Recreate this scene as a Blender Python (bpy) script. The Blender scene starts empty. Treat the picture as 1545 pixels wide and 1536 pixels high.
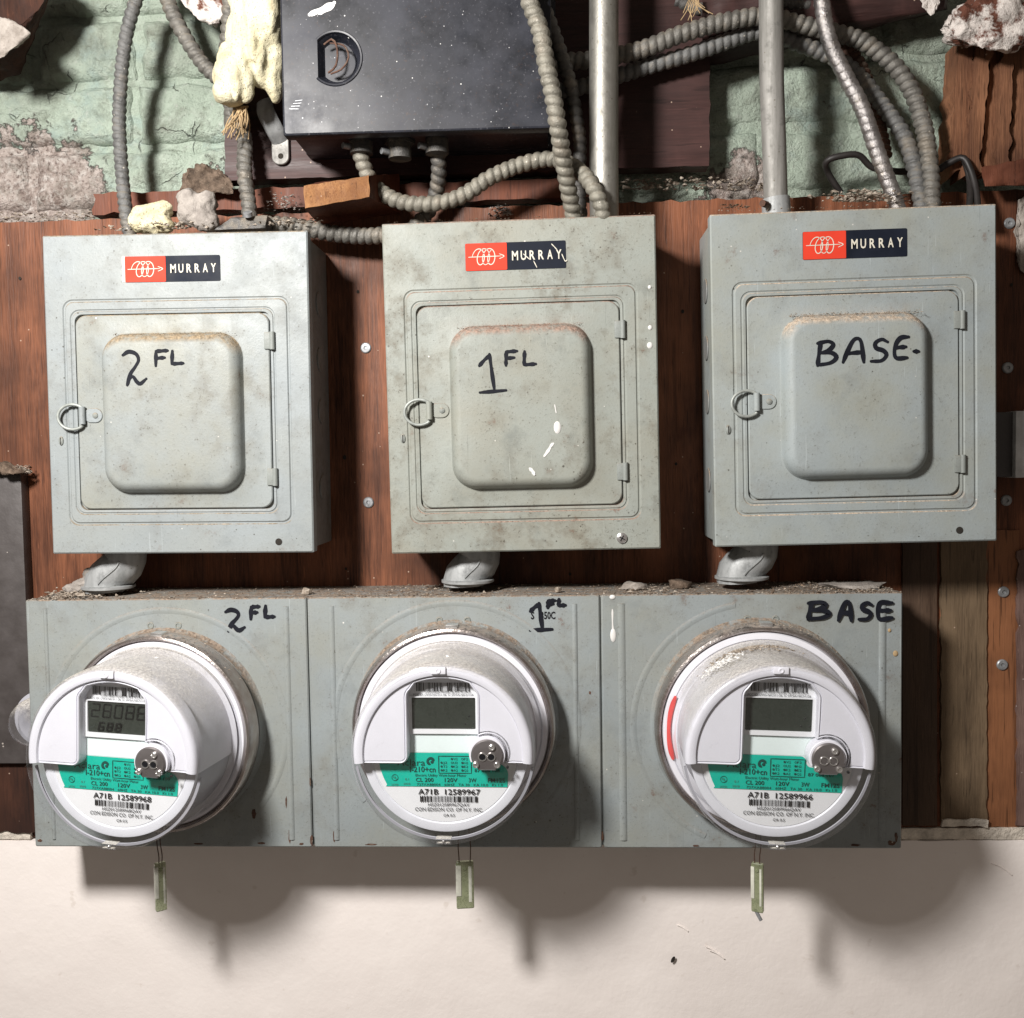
import bpy, bmesh, math, random
from mathutils import Vector, Matrix, noise
random.seed(7)
C = bpy.context.scene.collection
sc = bpy.context.scene
R = math.radians
# ------------------------------------------------------------------ camera
FPX, CX, CY = 1500.0, 772.5, 768.0
CAM = Vector((0, -0.93, 0))
VPX, VPY, ROLL = 840.0, 690.0, 0.0155
def _n(v):
    return v.normalized()
yc = _n(Vector((VPX-CX, CY-VPY, FPX)))
_s, _c = math.sin(ROLL), math.cos(ROLL)
zc = _n(Vector((-_s, _c, -(-_s*yc.x+_c*yc.y)/yc.z)))
xc = zc.cross(yc)
CR = Vector((xc.x, yc.x, zc.x)); CU = Vector((xc.y, yc.y, zc.y)); CF = Vector((xc.z, yc.z, zc.z))
cd = bpy.data.cameras.new('camera'); cam = bpy.data.objects.new('camera', cd); C.objects.link(cam)
cam.matrix_world = Matrix(((CR.x, CU.x, -CF.x, CAM.x), (CR.y, CU.y, -CF.y, CAM.y), (CR.z, CU.z, -CF.z, CAM.z), (0, 0, 0, 1)))
cd.sensor_width = 36; cd.lens = 36*FPX/1545.0; cd.clip_start = 0.02; cd.clip_end = 50
sc.camera = cam
def P(u, v, y=0.0):
    """the point of the plane at depth y that the photograph shows at (u, v)"""
    d = CF*FPX + CR*(u-CX) + CU*(CY-v)
    return CAM + d*((y-CAM.y)/d.y)
# ------------------------------------------------------------------ light
w = bpy.data.worlds.new('World'); sc.world = w; w.use_nodes = True
bg = w.node_tree.nodes['Background']
bg.inputs[0].default_value = (1.0, 0.86, 0.74, 1); bg.inputs[1].default_value = 0.16
LP = P(45, -40, 0); LP = Vector((LP.x, -0.88, LP.z))
ld = bpy.data.lights.new('work_lamp', 'AREA'); ld.shape = 'DISK'; ld.size = 0.16; ld.energy = 22.5; ld.color = (1.0, 0.965, 0.93)
lo = bpy.data.objects.new('work_lamp', ld); C.objects.link(lo); lo.location = LP
lo.rotation_euler = (P(800, 900, 0)-LP).to_track_quat('-Z', 'Y').to_euler()
vs = sc.view_settings
vs.view_transform = 'Standard'; vs.look = 'None'; vs.gamma = 1; vs.use_curve_mapping = False; vs.exposure = 0.0
sc.render.resolution_x = 1024; sc.render.resolution_y = 1018
sc.render.engine = 'CYCLES'

# ------------------------------------------------------------------ materials
class G:
    def __init__(s, name):
        s.m = bpy.data.materials.new(name); s.m.use_nodes = True
        s.t = s.m.node_tree; s.b = s.t.nodes['Principled BSDF']; s.out = s.t.nodes['Material Output']
        s.tc = s.t.nodes.new('ShaderNodeTexCoord'); s.co = s.tc.outputs['Object']
    def n(s, typ, ins=None, **kw):
        x = s.t.nodes.new(typ)
        for k, v in kw.items(): setattr(x, k, v)
        for k, v in (ins or {}).items():
            if hasattr(v, 'is_output') or isinstance(v, bpy.types.NodeSocket): s.t.links.new(v, x.inputs[k])
            else: x.inputs[k].default_value = v
        return x
    def scaled(s, sx, sy, sz, off=(0, 0, 0)):
        return s.n('ShaderNodeMapping', {'Vector': s.co, 'Scale': (sx, sy, sz), 'Location': off}).outputs[0]
    def noise(s, sc_, det=4, rough=.55, co=None, dist=0):
        return s.n('ShaderNodeTexNoise', {'Vector': co or s.co, 'Scale': sc_, 'Detail': det, 'Roughness': rough, 'Distortion': dist}).outputs['Fac']
    def vor(s, sc_, co=None, feat='F1'):
        return s.n('ShaderNodeTexVoronoi', {'Vector': co or s.co, 'Scale': sc_}, feature=feat)
    def rng(s, f, a, b, c=0.0, d=1.0):
        return s.n('ShaderNodeMapRange', {'Value': f, 'From Min': a, 'From Max': b, 'To Min': c, 'To Max': d}).outputs[0]
    def math(s, op, a, b=0.0):
        return s.n('ShaderNodeMath', {0: a, 1: b}, operation=op).outputs[0]
    def mix(s, f, a, b):
        x = s.t.nodes.new('ShaderNodeMix'); x.data_type = 'RGBA'
        for i, v in ((0, f), (6, a), (7, b)):
            if isinstance(v, bpy.types.NodeSocket): s.t.links.new(v, x.inputs[i])
            else: x.inputs[i].default_value = v if i == 0 else (*v, 1)
        return x.outputs[2]
    def up(s):
        g = s.n('ShaderNodeNewGeometry'); q = s.n('ShaderNodeSeparateXYZ', {0: g.outputs['Normal']}); return q.outputs[2]
    def xyz(s):
        q = s.n('ShaderNodeSeparateXYZ', {0: s.co}); return q.outputs
    def specks(s, scale, size, dens, jitter=0.0, co=None):
        v = s.vor(scale, co)
        q = s.n('ShaderNodeSeparateColor', {0: v.outputs['Color']})
        a = s.rng(v.outputs['Distance'], size*0.7, size, 1, 0)
        b = s.rng(q.outputs[0], dens, dens-0.01, 0, 1)
        return s.math('MULTIPLY', a, b)
    def col(s, c): 
        if isinstance(c, bpy.types.NodeSocket): s.t.links.new(c, s.b.inputs['Base Color'])
        else: s.b.inputs['Base Color'].default_value = (*c, 1)
        return s
    def rough(s, r):
        if isinstance(r, bpy.types.NodeSocket): s.t.links.new(r, s.b.inputs['Roughness'])
        else: s.b.inputs['Roughness'].default_value = r
        return s
    def metal(s, r):
        if isinstance(r, bpy.types.NodeSocket): s.t.links.new(r, s.b.inputs['Metallic'])
        else: s.b.inputs['Metallic'].default_value = r
        return s
    def bump(s, h, dist=0.001, strength=1.0, prev=None):
        ins = {'Height': h, 'Distance': dist, 'Strength': strength}
        if prev: ins['Normal'] = prev
        x = s.n('ShaderNodeBump', ins); s.t.links.new(x.outputs[0], s.b.inputs['Normal']); return x.outputs[0]

def plain(name, c, r=.5, metal=0.0, nz=.25, sc_=60, bump=0.0):
    g = G(name); f = g.noise(sc_, 5)
    g.col(g.mix(g.rng(f, .3, .7), tuple(x*(1-nz) for x in c), tuple(min(1, x*(1+nz)) for x in c)))
    g.rough(g.rng(f, .3, .7, max(0, r-.1), min(1, r+.1))).metal(metal)
    if bump: g.bump(g.noise(sc_*4, 5), bump)
    return g.m

def painted_steel(name, base, dirt=(.115, .095, .065), amt=.5, topdust=(.25, .22, .175), seed=0.0, rust=.2, rustc=(.12, .045, .02), yellow=None, rough=.5):
    g = G(name)
    co = g.scaled(1, 1, 1, (seed, seed*.7, -seed))
    big = g.noise(9, 3, .5, co); med = g.noise(45, 8, .68, co); fine = g.noise(420, 4, .7, co); fine2 = g.noise(900, 3, .7, co)
    c = g.mix(g.rng(big, .3, .7), tuple(x*.90 for x in base), tuple(x*1.07 for x in base))
    if yellow:
        c = g.mix(g.rng(g.noise(13, 6, .62, co), .40, .66, 0, .85), c, yellow)
    c = g.mix(g.math('MULTIPLY', g.rng(g.noise(24, 7, .72, co), .54, .68), amt*.9), c, tuple(x*.62 for x in base)); c = g.mix(g.rng(fine2, .35, .7, 0, .22), c, tuple(x*.72 for x in base))
    st = g.math('MULTIPLY', g.rng(med, .48, .76), g.rng(g.noise(16, 4, .6, co), .36, .60))
    c = g.mix(g.math('MULTIPLY', st, amt*1.1), c, dirt)
    c = g.mix(g.math('MULTIPLY', g.rng(fine, .58, .70), g.rng(med, .40, .58, .06, .8*amt+.25)), c, tuple(x*.5 for x in dirt))
    c = g.mix(g.math('MULTIPLY', g.rng(fine2, .62, .72), g.rng(g.noise(30, 4, .6, co), .42, .62, 0, .5*amt+.3)), c, tuple(x*.4 for x in dirt))
    for k, (rot, th) in enumerate(((.5, .735), (-1.1, .75), (1.9, .745))):
        sx = g.noise(60, 2, .5, g.n('ShaderNodeMapping', {'Vector': co, 'Scale': (9, 1, .35), 'Rotation': (0, rot, 0), 'Location': (k*3.1, 0, k)}).outputs[0])
        c = g.mix(g.rng(sx, th, th+.03, 0, .4), c, tuple(min(1, x*1.5) for x in base) if k != 1 else tuple(x*.45 for x in base))
    pm = g.rng(g.noise(8, 4, .6, co), .44, .60, .12, 1)
    c = g.mix(g.math('MULTIPLY', g.specks(75, .085, .14, co=co), g.math('MULTIPLY', pm, .9)), c, tuple(x*.3 for x in dirt))
    c = g.mix(g.math('MULTIPLY', g.specks(190, .15, .16, co=co), g.math('MULTIPLY', pm, .8)), c, tuple(x*.35 for x in dirt))
    c = g.mix(g.math('MULTIPLY', g.specks(48, .04, .08, co=co), .8), c, (.70, .68, .63))
    c = g.mix(g.math('MULTIPLY', g.specks(130, .09, .06, co=co), .7), c, (.62, .60, .55))
    c = g.mix(g.math('MULTIPLY', g.rng(med, .64, .72), g.math('MULTIPLY', g.rng(big, .45, .55), rust*2.5)), c, rustc)
    u = g.up()
    ud = g.math('MULTIPLY', g.rng(u, .06, .55), g.rng(g.noise(120, 6, .7, co), .32, .54))
    tdc = g.mix(g.rng(fine, .35, .65), tuple(x*.55 for x in topdust), tuple(min(1, x*1.5) for x in topdust))
    c = g.mix(ud, c, tdc)
    g.col(c)
    r = g.rng(med, .3, .7, rough-.08, rough+.16)
    g.rough(g.math('ADD', r, g.math('MULTIPLY', ud, .4)))
    g.b.inputs['Specular IOR Level'].default_value = .35
    b = g.bump(g.noise(6, 2, .5, co), .008, .35)
    g.bump(g.math('ADD', g.math('MULTIPLY', fine, .5), g.math('MULTIPLY', ud, g.math('MULTIPLY', fine, 3))), .0006, .6, b)
    return g.m

def wood(name, dark, lite, sx=1.0, sz=.06, scale=90, rough=.45, bump=.0012, seed=0.0, specks=.1, horiz=False, pale=(.45, .33, .25)):
    g = G(name)
    s3 = (sz, 1, sx) if horiz else (sx, 1, sz)
    co = g.scaled(*s3, off=(seed, seed, seed))
    wave = g.noise(scale*.22, 3, .5, co, .6); f1 = g.noise(scale, 6, .65, co, .3); f2 = g.noise(scale*5, 3, .6, co)
    blot = g.noise(7, 4, .55)
    f3 = g.noise(scale*11, 3, .6, co); k = g.math('ADD', g.math('ADD', g.math('MULTIPLY', wave, .36), g.math('MULTIPLY', f3, .22)), g.math('ADD', g.math('MULTIPLY', f1, .30), g.math('MULTIPLY', f2, .26)))
    wv = g.n('ShaderNodeTexWave', {'Vector': g.scaled(s3[0], 1, s3[2]*2.2, off=(seed, 0, 0)), 'Scale': scale*.12, 'Distortion': 14.0, 'Detail': 3.0, 'Detail Scale': .9}).outputs['Fac']
    kb = k; k = g.math('ADD', g.math('MULTIPLY', k, .95), g.math('MULTIPLY', wv, .045))
    c = g.mix(g.rng(k, .43, .64), dark, lite)
    c = g.mix(g.rng(g.noise(scale*3, 5, .7, g.scaled(s3[0], 1, s3[2]*1.6, off=(seed+9, 3, 2))), .62, .72, 0, .55), c, tuple(min(1, x*1.9) for x in lite))
    c = g.mix(g.rng(blot, .42, .66, 0, .8), c, tuple(x*.75 for x in dark)); c = g.mix(g.rng(g.noise(19, 5, .65, g.scaled(1, 1, .45, off=(seed, 2, 5))), .55, .72, 0, .4), c, tuple(min(1, x*1.25) for x in lite))
    c = g.mix(g.rng(f2, .60, .70, 0, .65), c, tuple(x*.35 for x in dark)); c = g.mix(g.rng(g.noise(scale*2, 4, .6, g.scaled(s3[0], 1, s3[2]*.5, off=(seed+4, 1, 2))), .60, .66, 0, .5), c, tuple(x*.4 for x in dark))
    c = g.mix(g.math('MULTIPLY', g.specks(55, .06, specks), .8), c, pale)
    c = g.mix(g.math('MULTIPLY', g.specks(120, .10, specks), .7), c, pale)
    g.col(c); g.rough(g.rng(f1, .3, .7, rough-.1, rough+.15))
    g.bump(kb, bump, .7); g.b.inputs['Specular IOR Level'].default_value = .25
    return g.m

def masonry(name, seed=0.0, green=True):
    g = G(name)
    big = g.noise(11, 7, .66); mid = g.noise(55, 8, .70); fine = g.noise(330, 5, .7); mf = g.noise(130, 6, .7)
    base = g.mix(g.rng(mid, .34, .62), (.17, .12, .10), (.50, .43, .39))
    base = g.mix(g.rng(mf, .50, .62, 0, .8), base, (.60, .56, .52))
    base = g.mix(g.rng(fine, .54, .66, 0, .7), base, (.60, .54, .50))
    base = g.mix(g.rng(fine, .45, .36, 0, .8), base, (.08, .05, .04))
    paint = g.mix(g.rng(big, .3, .7), (.36, .43, .35), (.50, .59, .49))
    paint = g.mix(g.rng(mid, .50, .72, 0, .6), paint, (.56, .62, .54))
    paint = g.mix(g.rng(g.noise(23, 6, .65), .52, .66, 0, .65), paint, (.33, .43, .40))
    paint = g.mix(g.rng(g.noise(31, 7, .7), .56, .68, 0, .7), paint, (.19, .215, .165))
    paint = g.mix(g.rng(mf, .58, .70, 0, .7), paint, (.52, .56, .50))
    paint = g.mix(g.rng(fine, .60, .72, 0, .7), paint, (.07, .085, .07))
    a = P(50, 300, .03); d = g.n('ShaderNodeVectorMath', {0: g.co, 1: tuple(a)}, operation='DISTANCE').outputs['Value']
    b = P(1110, 270, .03); d2 = g.n('ShaderNodeVectorMath', {0: g.co, 1: tuple(b)}, operation='DISTANCE').outputs['Value']
    near = g.math('MAXIMUM', g.rng(d, .10, .02, 0, .34), g.rng(d2, .055, .01, 0, .28))
    f = g.math('ADD', g.math('ADD', g.math('MULTIPLY', big, .75), g.math('MULTIPLY', mid, .42)), near)
    m = g.rng(f, .735, .748)
    edge = g.math('MULTIPLY', g.rng(f, .715, .735), g.rng(f, .768, .748))
    # hairline cracks in the paint
    wob = g.n('ShaderNodeVectorMath', {0: g.n('ShaderNodeTexNoise', {'Vector': g.co, 'Scale': 40.0, 'Detail': 5.0}).outputs['Color'], 1: (.035, .035, .035)}, operation='MULTIPLY').outputs[0]
    cv = g.n('ShaderNodeTexVoronoi', {'Vector': g.n('ShaderNodeVectorMath', {0: g.co, 1: wob}, operation='ADD').outputs[0], 'Scale': 17.0}, feature='DISTANCE_TO_EDGE').outputs['Distance']
    crack = g.math('MULTIPLY', g.rng(cv, .014, .003), g.rng(g.noise(20, 3), .54, .60, 0, .8))
    c = g.mix(m, paint, base)
    c = g.mix(g.math('MULTIPLY', edge, .6), c, (.06, .055, .045))
    c = g.mix(g.math('MULTIPLY', crack, .85), c, (.035, .035, .03))
    c = g.mix(g.rng(g.noise(6, 4), .44, .68, 0, .6), c, (.17, .165, .13)); c = g.mix(g.rng(g.noise(38, 8, .75), .50, .66, 0, .55), c, (.13, .13, .10))
    g.col(c); g.rough(g.rng(m, 0, 1, .55, .92))
    h = g.math('ADD', g.math('MULTIPLY', mid, 1.2), g.math('ADD', g.math('MULTIPLY', fine, .3), g.math('ADD', g.math('MULTIPLY', m, -.35), g.math('MULTIPLY', crack, -.5))))
    h = g.math('ADD', h, g.math('MULTIPLY', mf, .5))
    g.bump(h, .008, 1.0)
    return g.m

def cable_mat(name, a=(.10, .095, .085), b=(.20, .19, .17), met=.35, rough=.55):
    g = G(name); f = g.noise(90, 6, .65); h = g.noise(500, 4, .7)
    c = g.mix(g.rng(f, .3, .7), a, b)
    c = g.mix(g.rng(h, .62, .72, 0, .5), c, (.33, .29, .22))
    c = g.mix(g.rng(g.noise(22, 3), .56, .70, 0, .6), c, tuple(x*.6 for x in a))
    c = g.mix(g.math('MULTIPLY', g.rng(g.up(), .25, .8), g.rng(f, .45, .6, 0, .7)), c, (.30, .26, .20))
    c = g.mix(g.rng(g.noise(35, 6, .7), .52, .64, 0, .6), c, (.24, .205, .16)); c = g.mix(g.specks(260, .22, .12), c, (.45, .42, .36)); g.col(c).rough(g.rng(f, .3, .7, rough-.17, rough+.15)).metal(met); g.bump(h, .0009, .8)
    return g.m

M = {}
M['steel1'] = painted_steel('pale_grey_enamel', (.262, .29, .298), seed=1.3, amt=.35, yellow=(.275, .295, .285), topdust=(.24, .20, .15), rough=.46)
M['steel2'] = painted_steel('green_grey_enamel', (.275, .295, .268), seed=4.1, amt=.85, topdust=(.27, .19, .15), rust=.35, rustc=(.15, .06, .035), yellow=(.255, .25, .205))
M['steel3'] = painted_steel('blue_grey_enamel', (.29, .325, .33), seed=8.7, amt=.35, topdust=(.42, .34, .26), yellow=(.285, .295, .255))
M['door1'] = painted_steel('aged_door_enamel', (.265, .29, .288), seed=2.3, amt=.6, yellow=(.262, .262, .218), topdust=(.26, .20, .13), rough=.46)
M['cab'] = painted_steel('cabinet_enamel', (.262, .292, .298), seed=12.2, amt=.45, topdust=(.22, .17, .13), rust=.45, yellow=(.252, .262, .235))
M['side'] = painted_steel('galvanised_side', (.20, .205, .20), seed=3.3, amt=.8, topdust=(.25, .2, .15))
M['hinge'] = painted_steel('hinge_enamel', (.24, .26, .245), seed=5.2, amt=.5)
M['gap'] = plain('hole_shade_and_fleck', (.02, .016, .012), .9)  # near-black stands in for shade inside slots and holes; also colours the fleck
M['brick'] = masonry('painted_brick')
M['ply'] = wood('stained_plywood', (.028, .010, .006), (.235, .088, .043), scale=75, rough=.55, specks=.14, bump=.002)
M['plydark'] = wood('dark_stained_board', (.028, .014, .013), (.075, .034, .030), scale=60, horiz=True, rough=.5, specks=.22)
M['plyorange'] = wood('orange_plywood', (.085, .034, .018), (.25, .105, .048), scale=60, specks=.08)
M['groove'] = wood('olive_brown_panelling', (.060, .040, .024), (.17, .118, .072), scale=90, rough=.6)
M['groove2'] = wood('dark_brown_panelling', (.045, .026, .017), (.095, .060, .040), scale=90, rough=.6, seed=2)
M['stud'] = wood('rough_timber', (.07, .028, .016), (.27, .125, .065), scale=110, rough=.8, bump=.003)
M['endgrain'] = wood('cut_timber_end', (.15, .055, .018), (.66, .36, .16), sx=1, sz=.6, scale=130, rough=.75, specks=.02)
M['blockside'] = wood('block_side', (.07, .022, .012), (.16, .055, .03), scale=80, rough=.6)
M['char'] = wood('charred_wood', (.02, .010, .008), (.09, .035, .02), scale=50, rough=.8, specks=.2)
M['cable'] = cable_mat('armoured_cable_steel')
M['cabledark'] = cable_mat('grimy_cable_steel', (.055, .052, .05), (.12, .115, .105), .3)
M['cablegrey'] = cable_mat('zinc_cable_steel', (.095, .095, .093), (.17, .17, .165), .3, .6)
M['cablelite'] = cable_mat('dusty_cable_steel', (.15, .14, .115), (.28, .265, .22), .3)
M['flex'] = cable_mat('bright_flexible_steel', (.24, .225, .22), (.42, .40, .39), .85, .42)
M['rustc'] = cable_mat('rusted_steel', (.05, .025, .018), (.14, .07, .045), .1, .85)
def conduit_mat(name, a, b, r, met):
    g = G(name); co = g.scaled(1, 1, .08); f = g.noise(180, 5, .6, co); k = g.noise(70, 7, .7)
    c = g.mix(g.rng(f, .3, .7), a, b); c = g.mix(g.rng(k, .55, .70, 0, .6), c, tuple(x*.45 for x in a))
    c = g.mix(g.math('MULTIPLY', g.specks(260, .2, .2), .6), c, (.10, .08, .05))
    g.col(c).rough(g.rng(k, .35, .65, r, r+.25)).metal(met); g.bump(g.noise(500, 3), .0003, .5); return g.m
M['emt'] = conduit_mat('bright_conduit_steel', (.26, .25, .22), (.36, .35, .32), .40, .8)
M['emt2'] = conduit_mat('weathered_conduit_steel', (.17, .165, .15), (.34, .33, .31), .5, .25)
M['cast'] = conduit_mat('cast_zinc', (.25, .26, .26), (.40, .41, .41), .5, .3)
g = G('black_enamel'); k = g.noise(40, 6, .65)
c = g.mix(g.rng(k, .35, .7), (.007, .008, .011), (.017, .018, .025))
c = g.mix(g.math('MULTIPLY', g.rng(g.noise(260, 6, .75), .58, .66), g.rng(g.noise(14, 4), .46, .60)), c, (.030, .018, .014))
c = g.mix(g.specks(75, .05, .34), c, (.65, .65, .62)); c = g.mix(g.specks(190, .10, .30), c, (.45, .45, .45))
c = g.mix(g.rng(g.noise(400, 3), .60, .70, 0, .6), c, (.10, .10, .11)); c = g.mix(g.rng(g.noise(18, 5, .65), .42, .68, 0, .35), c, (.038, .042, .058))
g.b.inputs['Specular IOR Level'].default_value = .30; g.col(c).rough(g.rng(k, .3, .7, .30, .50)); g.bump(g.noise(7, 2), .006, .3); M['black'] = g.m
g = G('white_plaster'); k = g.noise(18, 6, .6)
c = g.mix(g.rng(k, .3, .7), (.84, .775, .735), (.88, .82, .78)); c = g.mix(g.specks(22, .035, .12), c, (.25, .2, .16))
c = g.mix(g.rng(g.noise(60, 5), .68, .74, 0, .35), c, (.60, .52, .45))
g.col(c).rough(.72); b = g.bump(g.noise(16, 4, .5), .003, .4); b = g.bump(g.noise(60, 4, .55), .0008, .5, b); g.bump(g.noise(230, 4, .6), .0005, .45, b); M['plaster'] = g.m
M['lip'] = plain('chipped_plaster_edge', (.62, .56, .48), .9, nz=.35, sc_=80, bump=.002)
M['white'] = plain('white_polycarbonate', (.66, .66, .715), .36, nz=.02)
M['flange'] = plain('white_base_plastic', (.68, .68, .73), .38, nz=.04)
M['inner'] = plain('grey_inner_plastic', (.36, .36, .40), .5, nz=.06)
M['plate'] = plain('name_plate', (.72, .73, .75), .45, nz=.02)
M['plate2'] = plain('plate_rim', (.66, .67, .72), .4, nz=.03)
M['blank'] = plain('pale_label', (.70, .79, .78), .45, nz=.02)
M['teal'] = plain('teal_label', (.0, .42, .31), .42, nz=.04)
M['ink'] = plain('black_ink', (.012, .012, .014), .5)
M['inkdim'] = plain('faded_ink', (.05, .16, .13), .5)
M['inkgreen'] = plain('dark_print', (.008, .06, .05), .5)
M['lcd'] = plain('lcd_glass', (.026, .032, .026), .3, nz=.1)
M['lcdseg'] = plain('lcd_segment', (.006, .007, .007), .3)
M['marker'] = plain('marker_ink', (.010, .011, .016), .6)
M['red'] = plain('red_sticker', (.62, .05, .026), .55, nz=.05)
M['navy'] = plain('navy_sticker', (.010, .013, .022), .55, nz=.2)
M['cream'] = plain('cream_print', (.62, .59, .50), .5, nz=.04)
M['redmark'] = plain('red_crayon', (.62, .08, .075), .6, nz=.1)
M['drip'] = plain('white_paint_drip', (.66, .65, .63), .4, nz=.03)
M['port'] = plain('port_metal', (.27, .25, .25), .36, .8, nz=.1)
M['chrome'] = plain('screw_metal', (.75, .74, .73), .22, .9, nz=.1)
M['washer'] = plain('dull_washer', (.30, .31, .32), .45, .5, nz=.3, sc_=300)
M['ringwire'] = plain('pull_ring_wire', (.30, .32, .30), .45, .15, nz=.2, sc_=200)
M['dark'] = plain('dark_wire_sheath', (.018, .015, .014), .55, nz=.4)
M['darkbox'] = plain('dark_grey_box', (.055, .050, .050), .5, nz=.15, bump=.0004)
M['zinc'] = plain('zinc_box', (.55, .56, .57), .45, .1)
M['tag'] = plain('green_seal_plastic', (.33, .37, .22), .3, nz=.15, sc_=300)
for q_ in ('tag',): M[q_].node_tree.nodes['Principled BSDF'].inputs['Transmission Weight'].default_value = .45
M['tagw'] = plain('pale_seal_label', (.58, .58, .50), .4, nz=.1, sc_=300)
g = G('left_box_enamel'); k = g.noise(60, 5)
c = g.mix(g.rng(k, .3, .7), (.045, .038, .036), (.075, .066, .064)); c = g.mix(g.specks(90, .09, .30), c, (.42, .38, .34)); c = g.mix(g.specks(40, .07, .20), c, (.34, .28, .22))
g.col(c).rough(.5); g.bump(k, .0006); M['leftbox'] = g.m
g = G('sealing_ring_steel'); k = g.noise(60, 5, .6)
c = g.mix(g.rng(k, .35, .7), (.50, .47, .45), (.33, .27, .24)); g.col(c).metal(.92)
u = g.up(); ud = g.math('MULTIPLY', g.rng(u, .6, 1.0, 0, .75), g.rng(g.noise(260, 6, .7), .42, .62)); g.col(g.mix(ud, c, (.34, .28, .22)))
g.metal(g.rng(ud, 0, 1, .92, 0)); g.rough(g.rng(ud, 0, 1, .24, .9)); g.bump(g.noise(300, 4), .0006, .5); M['ring'] = g.m
for q_ in ('marker', 'navy', 'red', 'cream', 'ink', 'inkgreen'): M[q_].node_tree.nodes['Principled BSDF'].inputs['Specular IOR Level'].default_value = .12
def foamy(name, a, b, cc, sc1=60, bump=.003, r=.8, thr=(.35, .65)):
    g = G(name); k = g.noise(sc1, 6, .62); f = g.noise(sc1*6, 4, .7)
    c = g.mix(g.rng(k, *thr), a, b); c = g.mix(g.rng(f, .6, .72, 0, .7), c, cc)
    g.col(c).rough(r); g.bump(g.math('ADD', k, g.math('MULTIPLY', f, .35)), bump, .8); return g.m
g = G('cream_foam'); k = g.noise(38, 6, .62); f = g.noise(300, 4, .7)
c = g.mix(g.rng(k, .35, .65), (.52, .47, .30), (.64, .60, .44)); c = g.mix(g.rng(g.noise(24, 6, .7), .55, .70, 0, .7), c, (.42, .31, .15)); c = g.mix(g.rng(f, .60, .72, 0, .5), c, (.30, .24, .14))
pv = g.vor(420).outputs['Distance']; c = g.mix(g.rng(pv, .20, .08, 0, .45), c, (.28, .22, .12)); g.col(c).rough(.75)
g.bump(g.math('ADD', k, g.math('ADD', g.math('MULTIPLY', f, .3), g.math('MULTIPLY', g.rng(pv, .25, .05), -.25))), .0035, .9); g.b.inputs['Specular IOR Level'].default_value = .2; M['foam'] = g.m
M['rock'] = foamy('pale_mortar', (.20, .17, .145), (.42, .38, .34), (.09, .06, .05))
M['redrock'] = foamy('flaking_plastered_masonry', (.11, .035, .018), (.62, .57, .53), (.24, .08, .04), 60, .006, thr=(.44, .52))
M['dirt'] = foamy('dirt_clump', (.05, .032, .02), (.17, .12, .085), (.45, .38, .28), 120, .003)
M['wool'] = foamy('grey_mineral_wool', (.22, .195, .175), (.38, .345, .31), (.45, .42, .38), 90, .003)
M['crumb'] = foamy('crumbs', (.16, .12, .085), (.48, .42, .35), (.12, .07, .04), 300, .001)
M['crumbdark'] = foamy('dark_crumbs', (.04, .028, .02), (.22, .15, .10), (.4, .3, .2), 300, .001)
M['straw'] = plain('frayed_jute', (.34, .24, .13), .9, nz=.4)
def clear(name, dustamt=.62, crumbs=True):
    g = G(name); t = g.t; t.nodes.remove(g.b)
    fa = g.n('ShaderNodeLayerWeight', {'Blend': .5}).outputs['Facing']; fr = g.math('ADD', .035, g.math('MULTIPLY', g.math('POWER', fa, 4.0), .55))
    tr = g.n('ShaderNodeBsdfTransparent', {'Color': (.96, .965, .97, 1)}).outputs[0]
    gl = g.n('ShaderNodeBsdfGlossy', {'Color': (1, 1, 1, 1), 'Roughness': .06}).outputs[0]
    a = g.n('ShaderNodeMixShader', {0: g.math('MULTIPLY', fr, .9), 1: tr, 2: gl}).outputs[0]
    fine = g.noise(520, 5, .75); med = g.noise(50, 5, .6)
    dc = g.mix(g.rng(fine, .40, .62), (.36, .33, .28), (.66, .63, .58))
    df = g.n('ShaderNodeBsdfDiffuse', {'Color': dc}).outputs[0]
    bf = g.n('ShaderNodeNewGeometry').outputs['Backfacing']; u = g.math('ADD', g.math('MULTIPLY', g.up(), g.math('SUBTRACT', 1.0, g.math('MULTIPLY', bf, 2.0))), g.math('MULTIPLY', g.math('SUBTRACT', med, .5), 1.1))
    f = g.math('MULTIPLY', g.rng(u, .2, 1.0, .02, dustamt), g.rng(fine, .30, .56, .35, 1))
    ms = g.n('ShaderNodeMixShader', {0: f, 1: a, 2: df}).outputs[0]
    t.links.new(ms, g.out.inputs['Surface']); return g.m
M['clear'] = clear('dusty_clear_cover'); M['clear2'] = clear('clear_cap', .9)

# ------------------------------------------------------------------ mesh helpers
def obj(name, vs_, fs, m, parent=None, smooth=True, ang=35):
    me = bpy.data.meshes.new(name); me.from_pydata([tuple(v) for v in vs_], [], [tuple(f) for f in fs]); me.update()
    if smooth:
        me.shade_smooth(); me.set_sharp_from_angle(angle=R(ang))
    me.materials.append(m)
    o = bpy.data.objects.new(name, me); C.objects.link(o)
    if parent: o.parent = parent
    return o
def bmobj(name, bm, m, parent=None, smooth=True, ang=35, recalc=True):
    if recalc: bmesh.ops.recalc_face_normals(bm, faces=bm.faces)
    me = bpy.data.meshes.new(name); bm.to_mesh(me); bm.free()
    if smooth: me.shade_smooth(); me.set_sharp_from_angle(angle=R(ang))
    me.materials.append(m); o = bpy.data.objects.new(name, me); C.objects.link(o)
    if parent: o.parent = parent
    return o
def tag(o, label=None, cat=None, group=None, kind=None):
    if label: o['label'] = label
    if cat: o['category'] = cat
    if group: o['group'] = group
    if kind: o['kind'] = kind
    return o
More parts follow.
